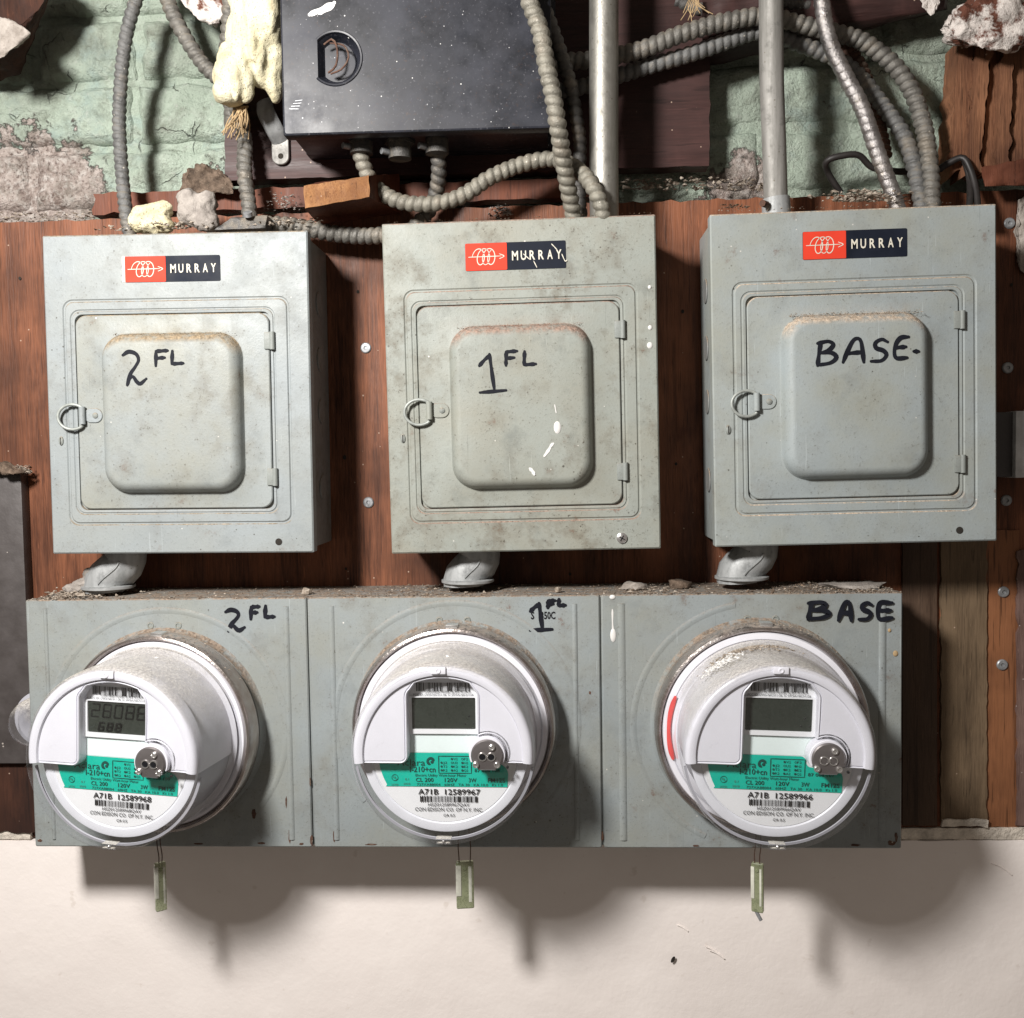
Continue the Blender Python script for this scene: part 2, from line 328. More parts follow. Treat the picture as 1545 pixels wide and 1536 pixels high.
def empty(name, label, cat, loc=(0, 0, 0), rot=None, group=None, kind=None):
    o = bpy.data.objects.new(name, None); C.objects.link(o); o.empty_display_size = .02
    if rot is not None: o.matrix_world = Matrix.Translation(loc) @ rot.to_4x4()
    else: o.location = loc
    return tag(o, label, cat, group, kind)
def box_bm(bm, x0, x1, y0, y1, z0, z1, bev=0.0):
    r = bmesh.ops.create_cube(bm, size=1.0)
    for v in r['verts']:
        v.co = Vector(((x0+x1)/2+v.co.x*(x1-x0), (y0+y1)/2+v.co.y*(y1-y0), (z0+z1)/2+v.co.z*(z1-z0)))
    if bev:
        es = {e for v in r['verts'] for e in v.link_edges}
        bmesh.ops.bevel(bm, geom=list(es), offset=bev, segments=2, affect='EDGES', profile=.6)
def box(name, x0, x1, y0, y1, z0, z1, m, parent=None, bev=0.0006):
    bm = bmesh.new(); box_bm(bm, x0, x1, y0, y1, z0, z1, bev); return bmobj(name, bm, m, parent)
def cyl(name, c, r, y0, y1, m, parent=None, seg=32, bev=.0004, r2=None):
    """disc or short cylinder whose axis runs along local y, front at y0 (nearer the camera)"""
    r2 = r2 or r
    prof = [(r2, y1), (r, y0+bev), (r-bev, y0)]
    return lathe(name, prof, m, parent, seg, c, cap=True)
def lathe(name, prof, m, parent=None, seg=64, c=(0, 0), cap=False, a0=0, a1=None, scale=(1, 1)):
    vsl, fs = [], []
    full = a1 is None; a1 = a1 if a1 is not None else 2*math.pi
    n = seg if full else seg+1
    for (r, y) in prof:
        for i in range(n):
            a = a0+(a1-a0)*i/seg; vsl.append((c[0]+r*math.cos(a)*scale[0], y, c[1]+r*math.sin(a)*scale[1]))
    for j in range(len(prof)-1):
        for i in range(seg):
            i2 = (i+1) % n
            fs.append((j*n+i, j*n+i2, (j+1)*n+i2, (j+1)*n+i))
    if cap: fs.append(tuple(range((len(prof)-1)*n, len(prof)*n)))
    bm = bmesh.new(); vv = [bm.verts.new(v) for v in vsl]
    for f in fs:
        try: bm.faces.new([vv[i] for i in f])
        except ValueError: pass
    return bmobj(name, bm, m, parent)
def rrect(x0, x1, z0, z1, r, n=8):
    pts = []
    for (cx, cz, a) in ((x1-r, z1-r, 0), (x0+r, z1-r, 90), (x0+r, z0+r, 180), (x1-r, z0+r, 270)):
        for i in range(n+1):
            t = R(a+90*i/n); pts.append((cx+r*math.cos(t), cz+r*math.sin(t)))
    return pts
def loft(name, loops, m, parent=None, cap=True, ang=30):
    """loops: list of (outline, y)"""
    n = len(loops[0][0]); vsl = []; fs = []
    for L, y in loops: vsl += [(p[0], y, p[1]) for p in L]
    for j in range(len(loops)-1):
        for i in range(n):
            i2 = (i+1) % n; fs.append((j*n+i, (j+1)*n+i, (j+1)*n+i2, j*n+i2))
    if cap: fs.append(tuple((len(loops)-1)*n+i for i in range(n)))
    bm = bmesh.new(); vv = [bm.verts.new(v) for v in vsl]
    for f in fs: bm.faces.new([vv[i] for i in f])
    return bmobj(name, bm, m, parent, ang=ang)
def catmull(pts, step):
    pts = [Vector(p) for p in pts]; P_ = [pts[0]*2-pts[1]]+pts+[pts[-1]*2-pts[-2]]; out = []
    for i in range(1, len(P_)-2):
        a, b, c_, d = P_[i-1:i+3]; L = (c_-b).length; n = max(2, int(L/step))
        for k in range(n):
            t = k/n
            out.append(.5*((2*b)+(c_-a)*t+(2*a-5*b+4*c_-d)*t*t+(3*b-a-3*c_+d)*t**3))
    out.append(pts[-1]); return out
def resample(pts, step):
    out = [pts[0]]; acc = 0
    for a, b in zip(pts, pts[1:]):
        L = (b-a).length
        while acc+L >= step:
            t = (step-acc)/L; a = a+(b-a)*t; out.append(a.copy()); L = (b-a).length; acc = 0
        acc += L
    if (out[-1]-pts[-1]).length > step*.3: out.append(pts[-1].copy())
    return out
def tube(name, pts, r, m, parent=None, seg=12, pitch=0.0, depth=0.0, step=.004, rfun=None, sharp=1.0, oval=1.0):
    if pitch: step = pitch/9.0
    pts = resample(catmull(pts, .002), step)
    if pitch:
        pts = [p_+Vector((noise.noise(p_*22+Vector((r*900, 0, 0))), 0, noise.noise(p_*22+Vector((0, 9, r*900)))))*.0022 for p_ in pts]
    n = len(pts); vsl = []; fs = []
    T = [(pts[min(i+1, n-1)]-pts[max(i-1, 0)]).normalized() for i in range(n)]
    nx = T[0].cross(Vector((0, 1, 0))); nx = nx.normalized() if nx.length > .01 else Vector((1, 0, 0))
    for i in range(n):
        nx = (nx-T[i]*nx.dot(T[i])).normalized(); ny = T[i].cross(nx)
        for k in range(seg):
            a = 2*math.pi*k/seg; rr = r
            if rfun: rr *= rfun(i/(n-1))
            if pitch:
                ph = (i*step/pitch+k/seg) % 1.0
                rr *= 1-depth+depth*(1-abs(2*ph-1)**(2.6*sharp))
                rr *= 1+.035*noise.noise(pts[i]*70+Vector((k*.3, 0, 0)))+.012*math.sin(i*.61+k)
            vsl.append(pts[i]+nx*math.cos(a)*rr+ny*math.sin(a)*rr*oval)
    for i in range(n-1):
        for k in range(seg):
            k2 = (k+1) % seg; fs.append((i*seg+k, i*seg+k2, (i+1)*seg+k2, (i+1)*seg+k))
    fs.append(tuple(range(seg))[::-1]); fs.append(tuple((n-1)*seg+k for k in range(seg)))
    return obj(name, vsl, fs, m, parent, ang=60)
def ribbon_geo(pts, wid, y, th=.00012):
    """flat stroke in the x-z plane with rounded ends; pts are 2-d"""
    n = len(pts); L = []; Rr = []
    for i in range(n):
        t = (pts[min(i+1, n-1)]-pts[max(i-1, 0)]); t = t.normalized() if t.length > 0 else Vector((1, 0))
        nn = Vector((-t.y, t.x)); ww = wid(i/(n-1)) if callable(wid) else wid
        L.append(pts[i]+nn*ww/2); Rr.append(pts[i]-nn*ww/2)
    out = L+Rr[::-1]
    vsl = []; fs = []
    for p in L: vsl.append((p.x, y, p.y))
    for p in Rr: vsl.append((p.x, y, p.y))
    for i in range(n-1): fs.append((i, i+1, n+i+1, n+i))
    return vsl, fs
def strokes(name, glyphs, wid, y, m, parent, rnd=None):
    """glyphs: list of polylines (2-d points); one mesh"""
    vsl, fs = [], []
    for q, g_ in enumerate(glyphs):
        p = catmull([Vector((a, b, 0)) for a, b in g_], wid*.35) if len(g_) > 2 else [Vector((*g_[0], 0)), Vector((*g_[1], 0))]
        if len(g_) == 2:
            a, b = p; p = [a.lerp(b, i/6) for i in range(7)]
        p2 = [Vector((v.x, v.y)) for v in p]
        wf = lambda t, q=q: wid*(.55+.45*min(1, t*8+.3)*min(1, (1-t)*8+.2))*(1+.16*math.sin(t*9+q*2))
        v_, f_ = ribbon_geo(p2, wf, y-.00002*q)
        b0 = len(vsl); vsl += v_; fs += [tuple(b0+i for i in f) for f in f_]
        for e in (p2[0], p2[-1]):
            b0 = len(vsl); rr = wid*.36
            vsl += [(e.x+rr*math.cos(a*math.pi/5), y-.00002*q-.00001, e.y+rr*math.sin(a*math.pi/5)) for a in range(10)]; fs.append(tuple(range(b0, b0+10)))
    return obj(name, vsl, fs, m, parent, smooth=False)
def text_geo(s, bold=0.0):
    cu = bpy.data.curves.new('t', 'FONT'); cu.body = s; cu.size = 1; cu.resolution_u = 2; cu.offset = bold; cu.fill_mode = 'FRONT'
    o = bpy.data.objects.new('t', cu); C.objects.link(o); dg = bpy.context.evaluated_depsgraph_get()
    me = bpy.data.meshes.new_from_object(o.evaluated_get(dg)); vsl = [v.co.copy() for v in me.vertices]; fs = [tuple(p.vertices) for p in me.polygons]
    bpy.data.objects.remove(o); bpy.data.curves.remove(cu); bpy.data.meshes.remove(me); return vsl, fs
_tc = {}
def text(name, items, y, m, parent):
    """items: (string, x0, x1, baseline, capheight[, bold]); one flat print per call"""
    V, F = [], []
    for it in items:
        s, x0, x1, bl, h = it[:5]; bold = it[5] if len(it) > 5 else 0.0
        key = (s, bold)
        if key not in _tc: _tc[key] = text_geo(s, bold)
        vsl, fs = _tc[key]
        xs = [v.x for v in vsl]; mn, mx = min(xs), max(xs)
        b0 = len(V); V += [(x0+(v.x-mn)/(mx-mn)*(x1-x0), y, bl+v.y*h/.7) for v in vsl]
        F += [tuple(b0+i for i in f) for f in fs]
    return obj(name, V, F, m, parent, smooth=False)
def polygon(name, pts, y, m, parent, th=.0003):
    n = len(pts); V = [(p[0], y, p[1]) for p in pts]+[(p[0], y+th, p[1]) for p in pts]
    F = [tuple(range(n))]+[(i, (i+1) % n, n+(i+1) % n, n+i) for i in range(n)]
    bm = bmesh.new(); vv = [bm.verts.new(v) for v in V]
    for f in F: bm.faces.new([vv[i] for i in f])
    return bmobj(name, bm, m, parent, smooth=False)
def blob(name, balls, vox, amp, freq, m, parent=None, sub=3, cuts=1.0):
    bm = bmesh.new()
    for c_, rr in balls:
        if not hasattr(rr, '__len__'): rr = (rr, rr, rr)
        q = bmesh.ops.create_icosphere(bm, subdivisions=sub, radius=1)
        for v in q['verts']: v.co = Vector((c_[0]+v.co.x*rr[0], c_[1]+v.co.y*rr[1], c_[2]+v.co.z*rr[2]))
    me = bpy.data.meshes.new('t'); bm.to_mesh(me); bm.free(); o = bpy.data.objects.new('t', me); C.objects.link(o)
    md = o.modifiers.new('r', 'REMESH'); md.mode = 'VOXEL'; md.voxel_size = vox
    ms = o.modifiers.new('s', 'SMOOTH'); ms.iterations = 4
    me2 = bpy.data.meshes.new_from_object(o.evaluated_get(bpy.context.evaluated_depsgraph_get())); bpy.data.objects.remove(o)
    for v in me2.vertices:
        p = Vector(v.co); d = noise.noise(p*freq)*amp+noise.noise(p*freq*2.7)*amp*.5+noise.noise(p*freq*7)*amp*.2
        v.co = p+v.normal*d
    me2.name = name; me2.materials.clear(); me2.materials.append(m); me2.shade_smooth()
    o = bpy.data.objects.new(name, me2); C.objects.link(o)
    if parent: o.parent = parent
    return o
def rocky(name, pts, m, amp=.004, freq=60, sub=4, parent=None):
    """angular lump: convex hull of points, subdivided and roughened"""
    bm = bmesh.new()
    for p in pts: bm.verts.new(p)
    r_ = bmesh.ops.convex_hull(bm, input=bm.verts)
    bmesh.ops.triangulate(bm, faces=bm.faces)
    for _ in range(sub): bmesh.ops.subdivide_edges(bm, edges=bm.edges, cuts=1, use_grid_fill=True)
    bm.normal_update()
    for v in bm.verts:
        p = v.co.copy(); v.co = p+v.normal*(noise.noise(p*freq)*amp+noise.noise(p*freq*3)*amp*.5+noise.noise(p*freq*8)*amp*.2)
    return bmobj(name, bm, m, parent, ang=80)
def chips(name, spots, m, parent=None):
    """many tiny broken flakes in one mesh: spots = (point, size)"""
    V, F = [], []
    for p, s in spots:
        b0 = len(V)
        for q in ((1, 0, 0), (-1, 0, 0), (0, 1, 0), (0, -1, 0), (0, 0, 1), (0, 0, -.6)):
            k = s*random.uniform(.25, 1.3); V.append((p[0]+q[0]*k+random.uniform(-.4, .4)*s, p[1]+q[1]*k, p[2]+q[2]*k*.5+random.uniform(-.25, .25)*s))
        for f in ((0, 2, 4), (2, 1, 4), (1, 3, 4), (3, 0, 4), (2, 0, 5), (1, 2, 5), (3, 1, 5), (0, 3, 5)): F.append(tuple(b0+i for i in f))
    return obj(name, V, F, m, parent, smooth=False)
def rough_board(name, corners, y_front, thick, m, parent=None, nu=24, nv=24, edge=.0015, surf=.0004, seed=0):
    """board given by its four photo corners TL TR BR BL (already on the plane y_front), with slightly uneven edges"""
    TL, TR, BR, BL = [Vector(c_) for c_ in corners]; V, F = [], []
    def pt(a, b): return (TL*(1-a)+TR*a)*(1-b)+(BL*(1-a)+BR*a)*b
    for j in range(nv+1):
        for i in range(nu+1):
            a, b = i/nu, j/nv; p = pt(a, b)
            if i in (0, nu): p.x += noise.noise(Vector((seed+i, p.z*90, 3)))*edge
            if j in (0, nv): p.z += noise.noise(Vector((p.x*90, seed+j, 7)))*edge
            p.y = y_front+noise.noise(Vector((p.x*30, seed, p.z*10)))*surf
            V.append(p)
    n1 = (nu+1)*(nv+1); back = [Vector((v.x, y_front+thick, v.z)) for v in V]
    def id_(i, j): return j*(nu+1)+i
    for j in range(nv):
        for i in range(nu): F.append((id_(i, j), id_(i, j+1), id_(i+1, j+1), id_(i+1, j)))
    rim = [id_(i, 0) for i in range(nu+1)]+[id_(nu, j) for j in range(1, nv+1)]+[id_(i, nv) for i in range(nu-1, -1, -1)]+[id_(0, j) for j in range(nv-1, 0, -1)]
    base = len(V); V += [back[k] for k in rim]; L = len(rim)
    for k in range(L): F.append((rim[k], rim[(k+1) % L], base+(k+1) % L, base+k))
    F.append(tuple(base+k for k in range(L)))
    return obj(name, V, F, m, parent, ang=40)
def PX(u0, v0, u1, v1, y): return [P(u0, v0, y), P(u1, v0, y), P(u1, v1, y), P(u0, v1, y)]

# ================================================================== SETTING
# ---- brick wall
wall = empty('brick_wall', 'old brick wall with flaking pale green paint above the plywood', None, kind='structure')
BY = .030
zt = P(700, -90, BY).z; course = .0612; xL = P(-90, 200, BY).x; xR = P(1640, 200, BY).x
def brick_mesh(x0, x1, z0, z1, y0, seed):
    nu, nv = max(8, int((x1-x0)/.004)), 16; V, F = [], []
    for j in range(nv+1):
        for i in range(nu+1):
            a, b = i/nu, j/nv; x = x0+(x1-x0)*a; z = z0+(z1-z0)*b
            e = min(a*(x1-x0), (1-a)*(x1-x0), b*(z1-z0), (1-b)*(z1-z0))
            q = Vector((x*38, seed, z*38)); d = noise.noise(q)*.0045+noise.noise(q*2.6)*.0026+noise.noise(q*6)*.0012
            x += noise.noise(Vector((z*60, seed, 1)))*.003; z += noise.noise(Vector((x*50, seed, 5)))*.0022
            y = y0+d+max(0, .006-e)**1.0*1.2
            V.append((x, y, z))
    for j in range(nv):
        for i in range(nu):
            k = j*(nu+1)+i; F.append((k, k+nu+1, k+nu+2, k+1))
    n0 = len(V); rim = [i for i in range(nu+1)]+[j*(nu+1)+nu for j in range(1, nv+1)]+[nv*(nu+1)+i for i in range(nu-1, -1, -1)]+[j*(nu+1) for j in range(nv-1, 0, -1)]
    V += [(V[k][0], y0+.03, V[k][2]) for k in rim]; L = len(rim)
    for k in range(L): F.append((rim[k], rim[(k+1) % L], n0+(k+1) % L, n0+k))
    return V, F
row = 0; z = zt
while z > P(700, 350, BY).z:
    x = xL - (.10 if row % 2 else 0)-random.uniform(0, .02)
    while x < xR:
        L = random.uniform(.188, .202) if random.random() < .8 else .095
        V, F = brick_mesh(x, x+L, z-course+.0065, z, BY+random.uniform(-.0015, .0025), row*13+x*50)
        obj('brick', V, F, M['brick'], wall, ang=80); x += L+.008
    z -= course; row += 1
rows_h = zt-z
V, F = [], []; nu, nv = 150, 40
for j in range(nv+1):
    for i in range(nu+1):
        x = xL-.02+(xR-xL+.24)*i/nu; zz = zt+.005-(rows_h+.02)*j/nv; q = Vector((x*60, 9, zz*60))
        V.append((x, BY+.0075+noise.noise(q)*.0025, zz))
for j in range(nv):
    for i in range(nu):
        k = j*(nu+1)+i; F.append((k, k+nu+1, k+nu+2, k+1))
obj('mortar', V, F, M['brick'], wall, ang=80)
# ---- white plaster wall under the boards
zt_ = P(700, 1268, 0).z
V, F = [], []; nu, nv = 120, 60; x0, x1 = P(-160, 1400, 0).x, P(1700, 1400, 0).x; z1 = P(700, 1700, 0).z
tl, tr = P(0, 1269, -.004), P(1545, 1268, -.004)
def ztop(x): return tl.z+(x-tl.x)/(tr.x-tl.x)*(tr.z-tl.z)
for j in range(nv+1):
    for i in range(nu+1):
        x = x0+(x1-x0)*i/nu; t_ = ztop(x); zz = t_+(z1-t_)*(j/nv)**1.2
        if j == 0: zz += noise.noise(Vector((x*60, 2, 0)))*.0012
        V.append((x, -.005+noise.noise(Vector((x*9, 1, zz*9)))*.0015+noise.noise(Vector((x*40, 1, zz*40)))*.0003, zz))
for j in range(nv):
    for i in range(nu):
        k = j*(nu+1)+i; F.append((k, k+nu+1, k+nu+2, k+1))
n0 = len(V); V += [(V[i][0], .03, V[i][2]) for i in range(nu+1)]
for i in range(nu): F.append((i, i+1, n0+i+1, n0+i))
pw = obj('plaster_wall', V, F, M['plaster'], ang=60); tag(pw, 'white painted plaster wall below the meter cabinet', kind='structure')
for (u0, u1, nm) in ((-40, 46, 'a'), (1360, 1600, 'b')):
    pts = [P(u0, 1262, -.003), P(u1, 1262, -.003)]
    rough_board('plaster_edge', [P(u0, 1250, -.0035), P(u1, 1249, -.0035), P(u1, 1266, -.0035), P(u0, 1267, -.0035)], -.0035, .01, M['lip'], pw, 60, 4, .0011, .0010, seed=ord(nm))
# ---- boards
tl, tr = P(-60, 338, 0), P(1620, 284, 0)
ply = rough_board('plywood_backboard', [P(-60, 338, 0), P(1620, 284, 0), P(1620, 1262, 0), P(-60, 1262, 0)], 0.0, .016, M['ply'], None, 120, 60, .003, .0006)
tag(ply, 'large reddish brown stained plywood board behind all the grey panels', 'board')
db = rough_board('dark_backboard', [P(335, -60, -.002), P(1072, -60, -.002), P(1070, 250, -.002), P(340, 272, -.002)], -.002, .020, M['plydark'], None, 60, 30, .0015, .0005, seed=4)
tag(db, 'dark brown backing board behind the black box, with white paint specks', 'board')
st = rough_board('batten_strip', [P(140, 292, .004), P(905, 268, .004), P(905, 296, .004), P(142, 324, .004)], .004, .018, M['blockside'], None, 50, 4, .004, .001, seed=9)
tag(st, 'narrow dark timber strip between the green bricks and the plywood', 'batten')
gp1 = rough_board('grooved_panel_board', PX(1362, 760, 1414, 1246, -.004), -.004, .006, M['groove2'], None, 6, 40, .0006, .0004, seed=21)
tag(gp1, 'narrow dark brown panelling strip right beside the meter cabinet', 'board')
gp2 = rough_board('grooved_panel_board', PX(1420, 760, 1489, 1240, -.004), -.004, .006, M['groove'], None, 10, 60, .0022, .0004, seed=22)
tag(gp2, 'olive brown panelling board with ragged right edge, right of the dark groove', 'board')
ob = rough_board('orange_plywood_strip', PX(1487, 800, 1538, 1248, -.0015), -.0015, .006, M['plyorange'], None, 8, 40, .0012, .0004, seed=23)
tag(ob, 'orange brown plywood strip with two screw heads at lower right', 'board')
eb = rough_board('scuffed_board_edge', PX(1535, 830, 1600, 1246, -.004), -.004, .008, wood('scuffed_board', (.06, .028, .024), (.20, .13, .11), scale=150, specks=.8, pale=(.5, .45, .42)), None, 8, 40, .003, .001, seed=24)
tag(eb, 'scuffed dark board with whitish flaking at the lower right corner', 'board')
ws = rough_board('paint_strip', PX(1422, 1237, 1491, 1247, -.0065), -.0065, .003, M['lip'], None, 20, 3, .002, .0006, seed=25)
tag(ws, 'short white painted strip under the olive brown panelling board', 'trim')
ch = rough_board('charred_board', PX(-40, 1150, 60, 1256, -.006), -.006, .006, M['char'], None, 20, 20, .005, .002, seed=30)
tag(ch, 'short charred dark board end at lower left, below the grey trunking', 'board')
def screw_head(u, v, parent, r=.0052, y=0.0, m='washer'):
    c_ = P(u, v, y); s = lathe('screw', [(r, y+.0006), (r*.97, y-.0008), (r*.8, y-.0016), (r*.35, y-.0017), (r*.25, y-.0006)], M[m], parent, 20, (c_.x, c_.z), cap=True); return s
for (u, v) in ((552, 525), (556, 758), (1523, 337), (1520, 555), (1518, 755)): screw_head(u, v, ply)
for (u, v) in ((1514, 893), (1512, 1003)): screw_head(u, v, ob, y=-.0018)
# ---- timber stud and broken pieces at upper right
sd = empty('timber_stud', 'rough reddish timber stud at upper right, with a split running down it', 'stud')
for q_, (a0, a1, b0, b1, yy) in enumerate(((1447, 1474, 1430, 1452, -.010), (1475, 1497, 1453, 1478, -.015), (1498, 1512, 1479, 1500, -.008), (1514, 1530, 1503, 1522, -.019), (1531, 1570, 1523, 1556, -.013))):
    cs = [P(a0, 58, yy), P(a1, 58, yy), P(b1, 258, yy), P(b0, 268-3*q_, yy)]
    rough_board('splintered_strip', cs, yy, .03, M['stud'], sd, 10, 40, .0045, .0022, seed=q_*5+3)
sp = rocky('broken_lath', [P(1480, 252, -.03), P(1560, 238, -.03), P(1560, 280, -.03), P(1486, 281, -.03), P(1484, 258, -.01), P(1560, 245, -.005), P(1560, 280, -.005)], M['blockside'], .002, 120, 3)
tag(sp, 'broken dark lath end lying at right below the timber stud', 'lath')
# ---- masonry lumps
def lump(name, uvys, m, label, cat, amp=.004, freq=70, sub=4):
    o = rocky(name, [P(*q) for q in uvys], M[m], amp, freq, sub); tag(o, label, cat); return o
lump('masonry_lump', [(1424, 38, -.05), (1455, 10, -.06), (1500, -20, -.06), (1580, -30, -.05), (1590, 50, -.05), (1520, 78, -.05), (1465, 72, -.05), (1430, 60, -.03), (1580, -20, .01), (1440, 20, .01), (1580, 60, .01)], 'redrock', 'red and white flaking masonry lump in the upper right corner', 'masonry', .007, 60, 4)
lump('mortar_chunk', [(-20, 92, -.05), (-20, 25, -.05), (18, 30, -.055), (46, 50, -.05), (44, 56, -.03), (6, 84, -.05), (-20, 40, 0), (20, 30, 0)], 'rock', 'pale grey mortar chunk at the upper left edge', 'rubble', .002, 90, 4)
lump('broken_joist_end', [(-30, -40, -.04), (84, -40, -.04), (60, 12, -.04), (40, 38, -.035), (-30, 92, -.03), (84, -30, .02), (30, 110, .02), (-30, 130, .02)], 'char', 'dark broken joist end in the upper left corner', 'joist', .003, 60)
lump('brick_fragment', [(268, -20, -.02), (350, -20, -.02), (338, 25, -.02), (322, 40, -.015), (300, 30, -.02), (275, 5, -.02), (275, -20, .03), (345, 30, .03)], 'redrock', 'small reddish brick fragment at the top between two cables', 'rubble', .004, 70)
lump('dark_void_board', [(1060, -60, -.03), (1430, -60, -.03), (1425, 14, -.02), (1190, 22, -.02), (1060, 60, -.01), (1060, -60, .02), (1430, 14, .025), (1070, 100, .025), (1180, 70, .025)], 'plydark', 'dark board piece added for the shade of the voids above the green bricks at top right', 'joist', .002, 40)  # dark piece added where there are only unlit voids; shade put into its colour
lump('dirt_clump', [(272, 290, -.012), (280, 262, -.012), (300, 249, -.012), (330, 256, -.01), (350, 275, -.01), (352, 292, -.01), (275, 292, .02), (345, 290, .02), (300, 252, .02)], 'dirt', 'crumbly dark dirt clump on the ledge above the left panel', 'dirt', .004, 130)
# ================================================================== PANELS
def panel(idx, corners, steel, label, fr, marks, screw=False, rustdots=()):
    yF = -.083
    TL, TR, BR, BL = [P(u, v, yF) for u, v in corners]
    W = ((TR-TL).length+(BR-BL).length)/2; H = ((TL-BL).length+(TR-BR).length)/2
    cen = (TL+TR+BR+BL)/4
    xd = ((TR-TL)+(BR-BL)).normalized(); ang = math.atan2(xd.z, xd.x)
    zd = ((TL-BL)+(TR-BR)).normalized(); ang2 = math.atan2(-zd.x, zd.z); th = (ang+ang2)/2
    rot = Matrix.Rotation(-th, 3, 'Y')
    t = empty('breaker_panel', label, 'breaker panel', (cen.x, 0, cen.z), rot, 'grey breaker panels on the plywood')
    m = M[steel]
    X = lambda f: (f-.5)*W
    Z = lambda f: (.5-f)*H
    # body (set back a little inside the cover)
    ins = .003
    bd = box('body', -W/2+ins, W/2-ins, -.078, -.0005, -H/2+ins, H/2-ins, m if idx == 3 else M['side'], t, .0015)
    for sgn in (-1, 1):
        for k, zz in enumerate((-.30, -.05, .12, .30)):
            xx = sgn*(W/2-ins+.0004)
            kk = lathe('knockout', [(.011, 0), (.0105, -.0008), (.0, -.0008)], M['side'], bd, 24)
            kk.rotation_euler = (0, 0, -sgn*math.pi/2*-1); kk.location = (xx, -.035, zz*H)
        for k in range(5):
            s_ = box('slot', sgn*(W/2-ins)-.0006, sgn*(W/2-ins)+.0006, -.0665, -.0655+.002, -H/2+.008+k*.0046, -H/2+.0105+k*.0046, M['gap'], bd, 0)
    e = fr; y0 = yF
    E = rrect(X(e['e'][0]), X(e['e'][1]), Z(e['e'][3]), Z(e['e'][2]), .0075)
    def grow(b, d, r): return rrect(X(b[0])-d, X(b[1])+d, Z(b[3])-d, Z(b[2])+d, r)
    O = rrect(-W/2, W/2, -H/2, H/2, .0012)
    Oi = rrect(-W/2+.0012, W/2-.0012, -H/2+.0012, H/2-.0012, .0012)
    d_ = e['d']
    cover = loft('cover', [(O, y0+.012), (O, y0+.0012), (Oi, y0),
                   (grow(e['e'], .0016, .009), y0), (grow(e['e'], .0006, .008), y0+.0009), (grow(e['e'], -.0004, .0075), y0+.0009), (grow(e['e'], -.0014, .007), y0-.0002),
                   (grow(d_, .0052, .0085), y0-.0002), (grow(d_, .0044, .0080), y0+.0006), (grow(d_, .0036, .0075), y0+.0006), (grow(d_, .0030, .0072), y0-.0002),
                   (grow(d_, .0010, .0068), y0), (grow(d_, .0006, .0066), y0+.003)], m, t, cap=True, ang=28)
    # door
    b = e['b']; hgt = .0115; bw = .0085; cr = .021
    loops = [(grow(d_, 0, .0095), y0+.0028), (grow(d_, 0, .0095), y0-.0004), (grow(d_, -.0008, .009), y0-.0012)]
    loops += [(grow(b, .0022, cr+.002), y0-.0012), (grow(b, .0008, cr+.001), y0-.0016)]
    for k in range(1, 9):
        a = k/8*math.pi/2
        loops.append((grow(b, -bw*(1-math.cos(a))-.0006*k/8, max(.004, cr-bw*(1-math.cos(a)))), y0-.0016-hgt*math.sin(a)))
    loops.append((grow(b, -bw-.02, max(.003, cr-.015)), y0-.0016-hgt-.0004))
    door = loft('door', loops, M['door1'] if idx == 1 else m, t, ang=40)
    # hinges
    for f in e['h']:
        hx = X(d_[1])+.0004; hz = Z(f)
        bm = bmesh.new(); box_bm(bm, hx-.0046, hx+.003, y0-.0030, y0+.001, hz-.0072, hz+.0072, .0009); hb = bmobj('hinge', bm, M['hinge'], door)
        hh = tube('pin', [Vector((hx+.0024, y0-.0018, hz-.0075)), Vector((hx+.0024, y0-.0018, hz)), Vector((hx+.0024, y0-.0018, hz+.0075))], .0023, M['hinge'], hb, 12)
    # latch plate + pull ring
    lx, lz = X(e['l'][0]), Z(e['l'][1]); pl = rrect(lx-.0085, lx+.0075, lz-.0062, lz+.0062, .0060, 6)
    lp = loft('latch_plate', [(pl, y0-.0010), (pl, y0-.0020), (rrect(lx-.0081, lx+.0071, lz-.0058, lz+.0058, .0056, 6), y0-.0024)], m, door)
    lathe('rivet', [(.0026, y0-.002), (.0024, y0-.0031), (.0012, y0-.0038), (.0003, y0-.0039)], M['hinge'], lp, 16, (lx+.0015, lz), cap=True)
    tube('clasp', [Vector((lx-.0092, y0-.0042, lz-.0075)), Vector((lx-.0092, y0-.0042, lz)), Vector((lx-.0092, y0-.0042, lz+.0075))], .0027, m, lp, 12)
    rr = .0105; rc = lx-.0092-.0085; pts = []
    for k in range(25):
        a = R(52)+R(256)*k/24; pts.append(Vector((rc+rr*1.06*math.cos(a)*1.12, y0-.0032-(.0035)*(1-math.cos(a))/2*0-.002*math.sin(a*.5), lz-.0012+rr*1.02*math.sin(a))))
    pts = [Vector((lx-.0092, y0-.0043, lz+.0066))]+pts+[Vector((lx-.0092, y0-.0043, lz-.0082))]
    tube('pull_ring', pts, .0013, M['ringwire'], lp, 10, step=.0012)
    # slotted oval screw left of the door
    sx, sz = X(e['s'][0]), Z(e['s'][1])
    so = lathe('slotted_screw', [(.0042, y0+.0002), (.0036, y0-.0010), (.0018, y0-.0016), (.0003, y0-.0017)], M['hinge'], t, 20, (sx, sz), cap=True, scale=(.55, 1))
    box('screw_slot', sx-.0003, sx+.0003, y0-.0019, y0-.0012, sz-.003, sz+.003, M['gap'], so, 0)
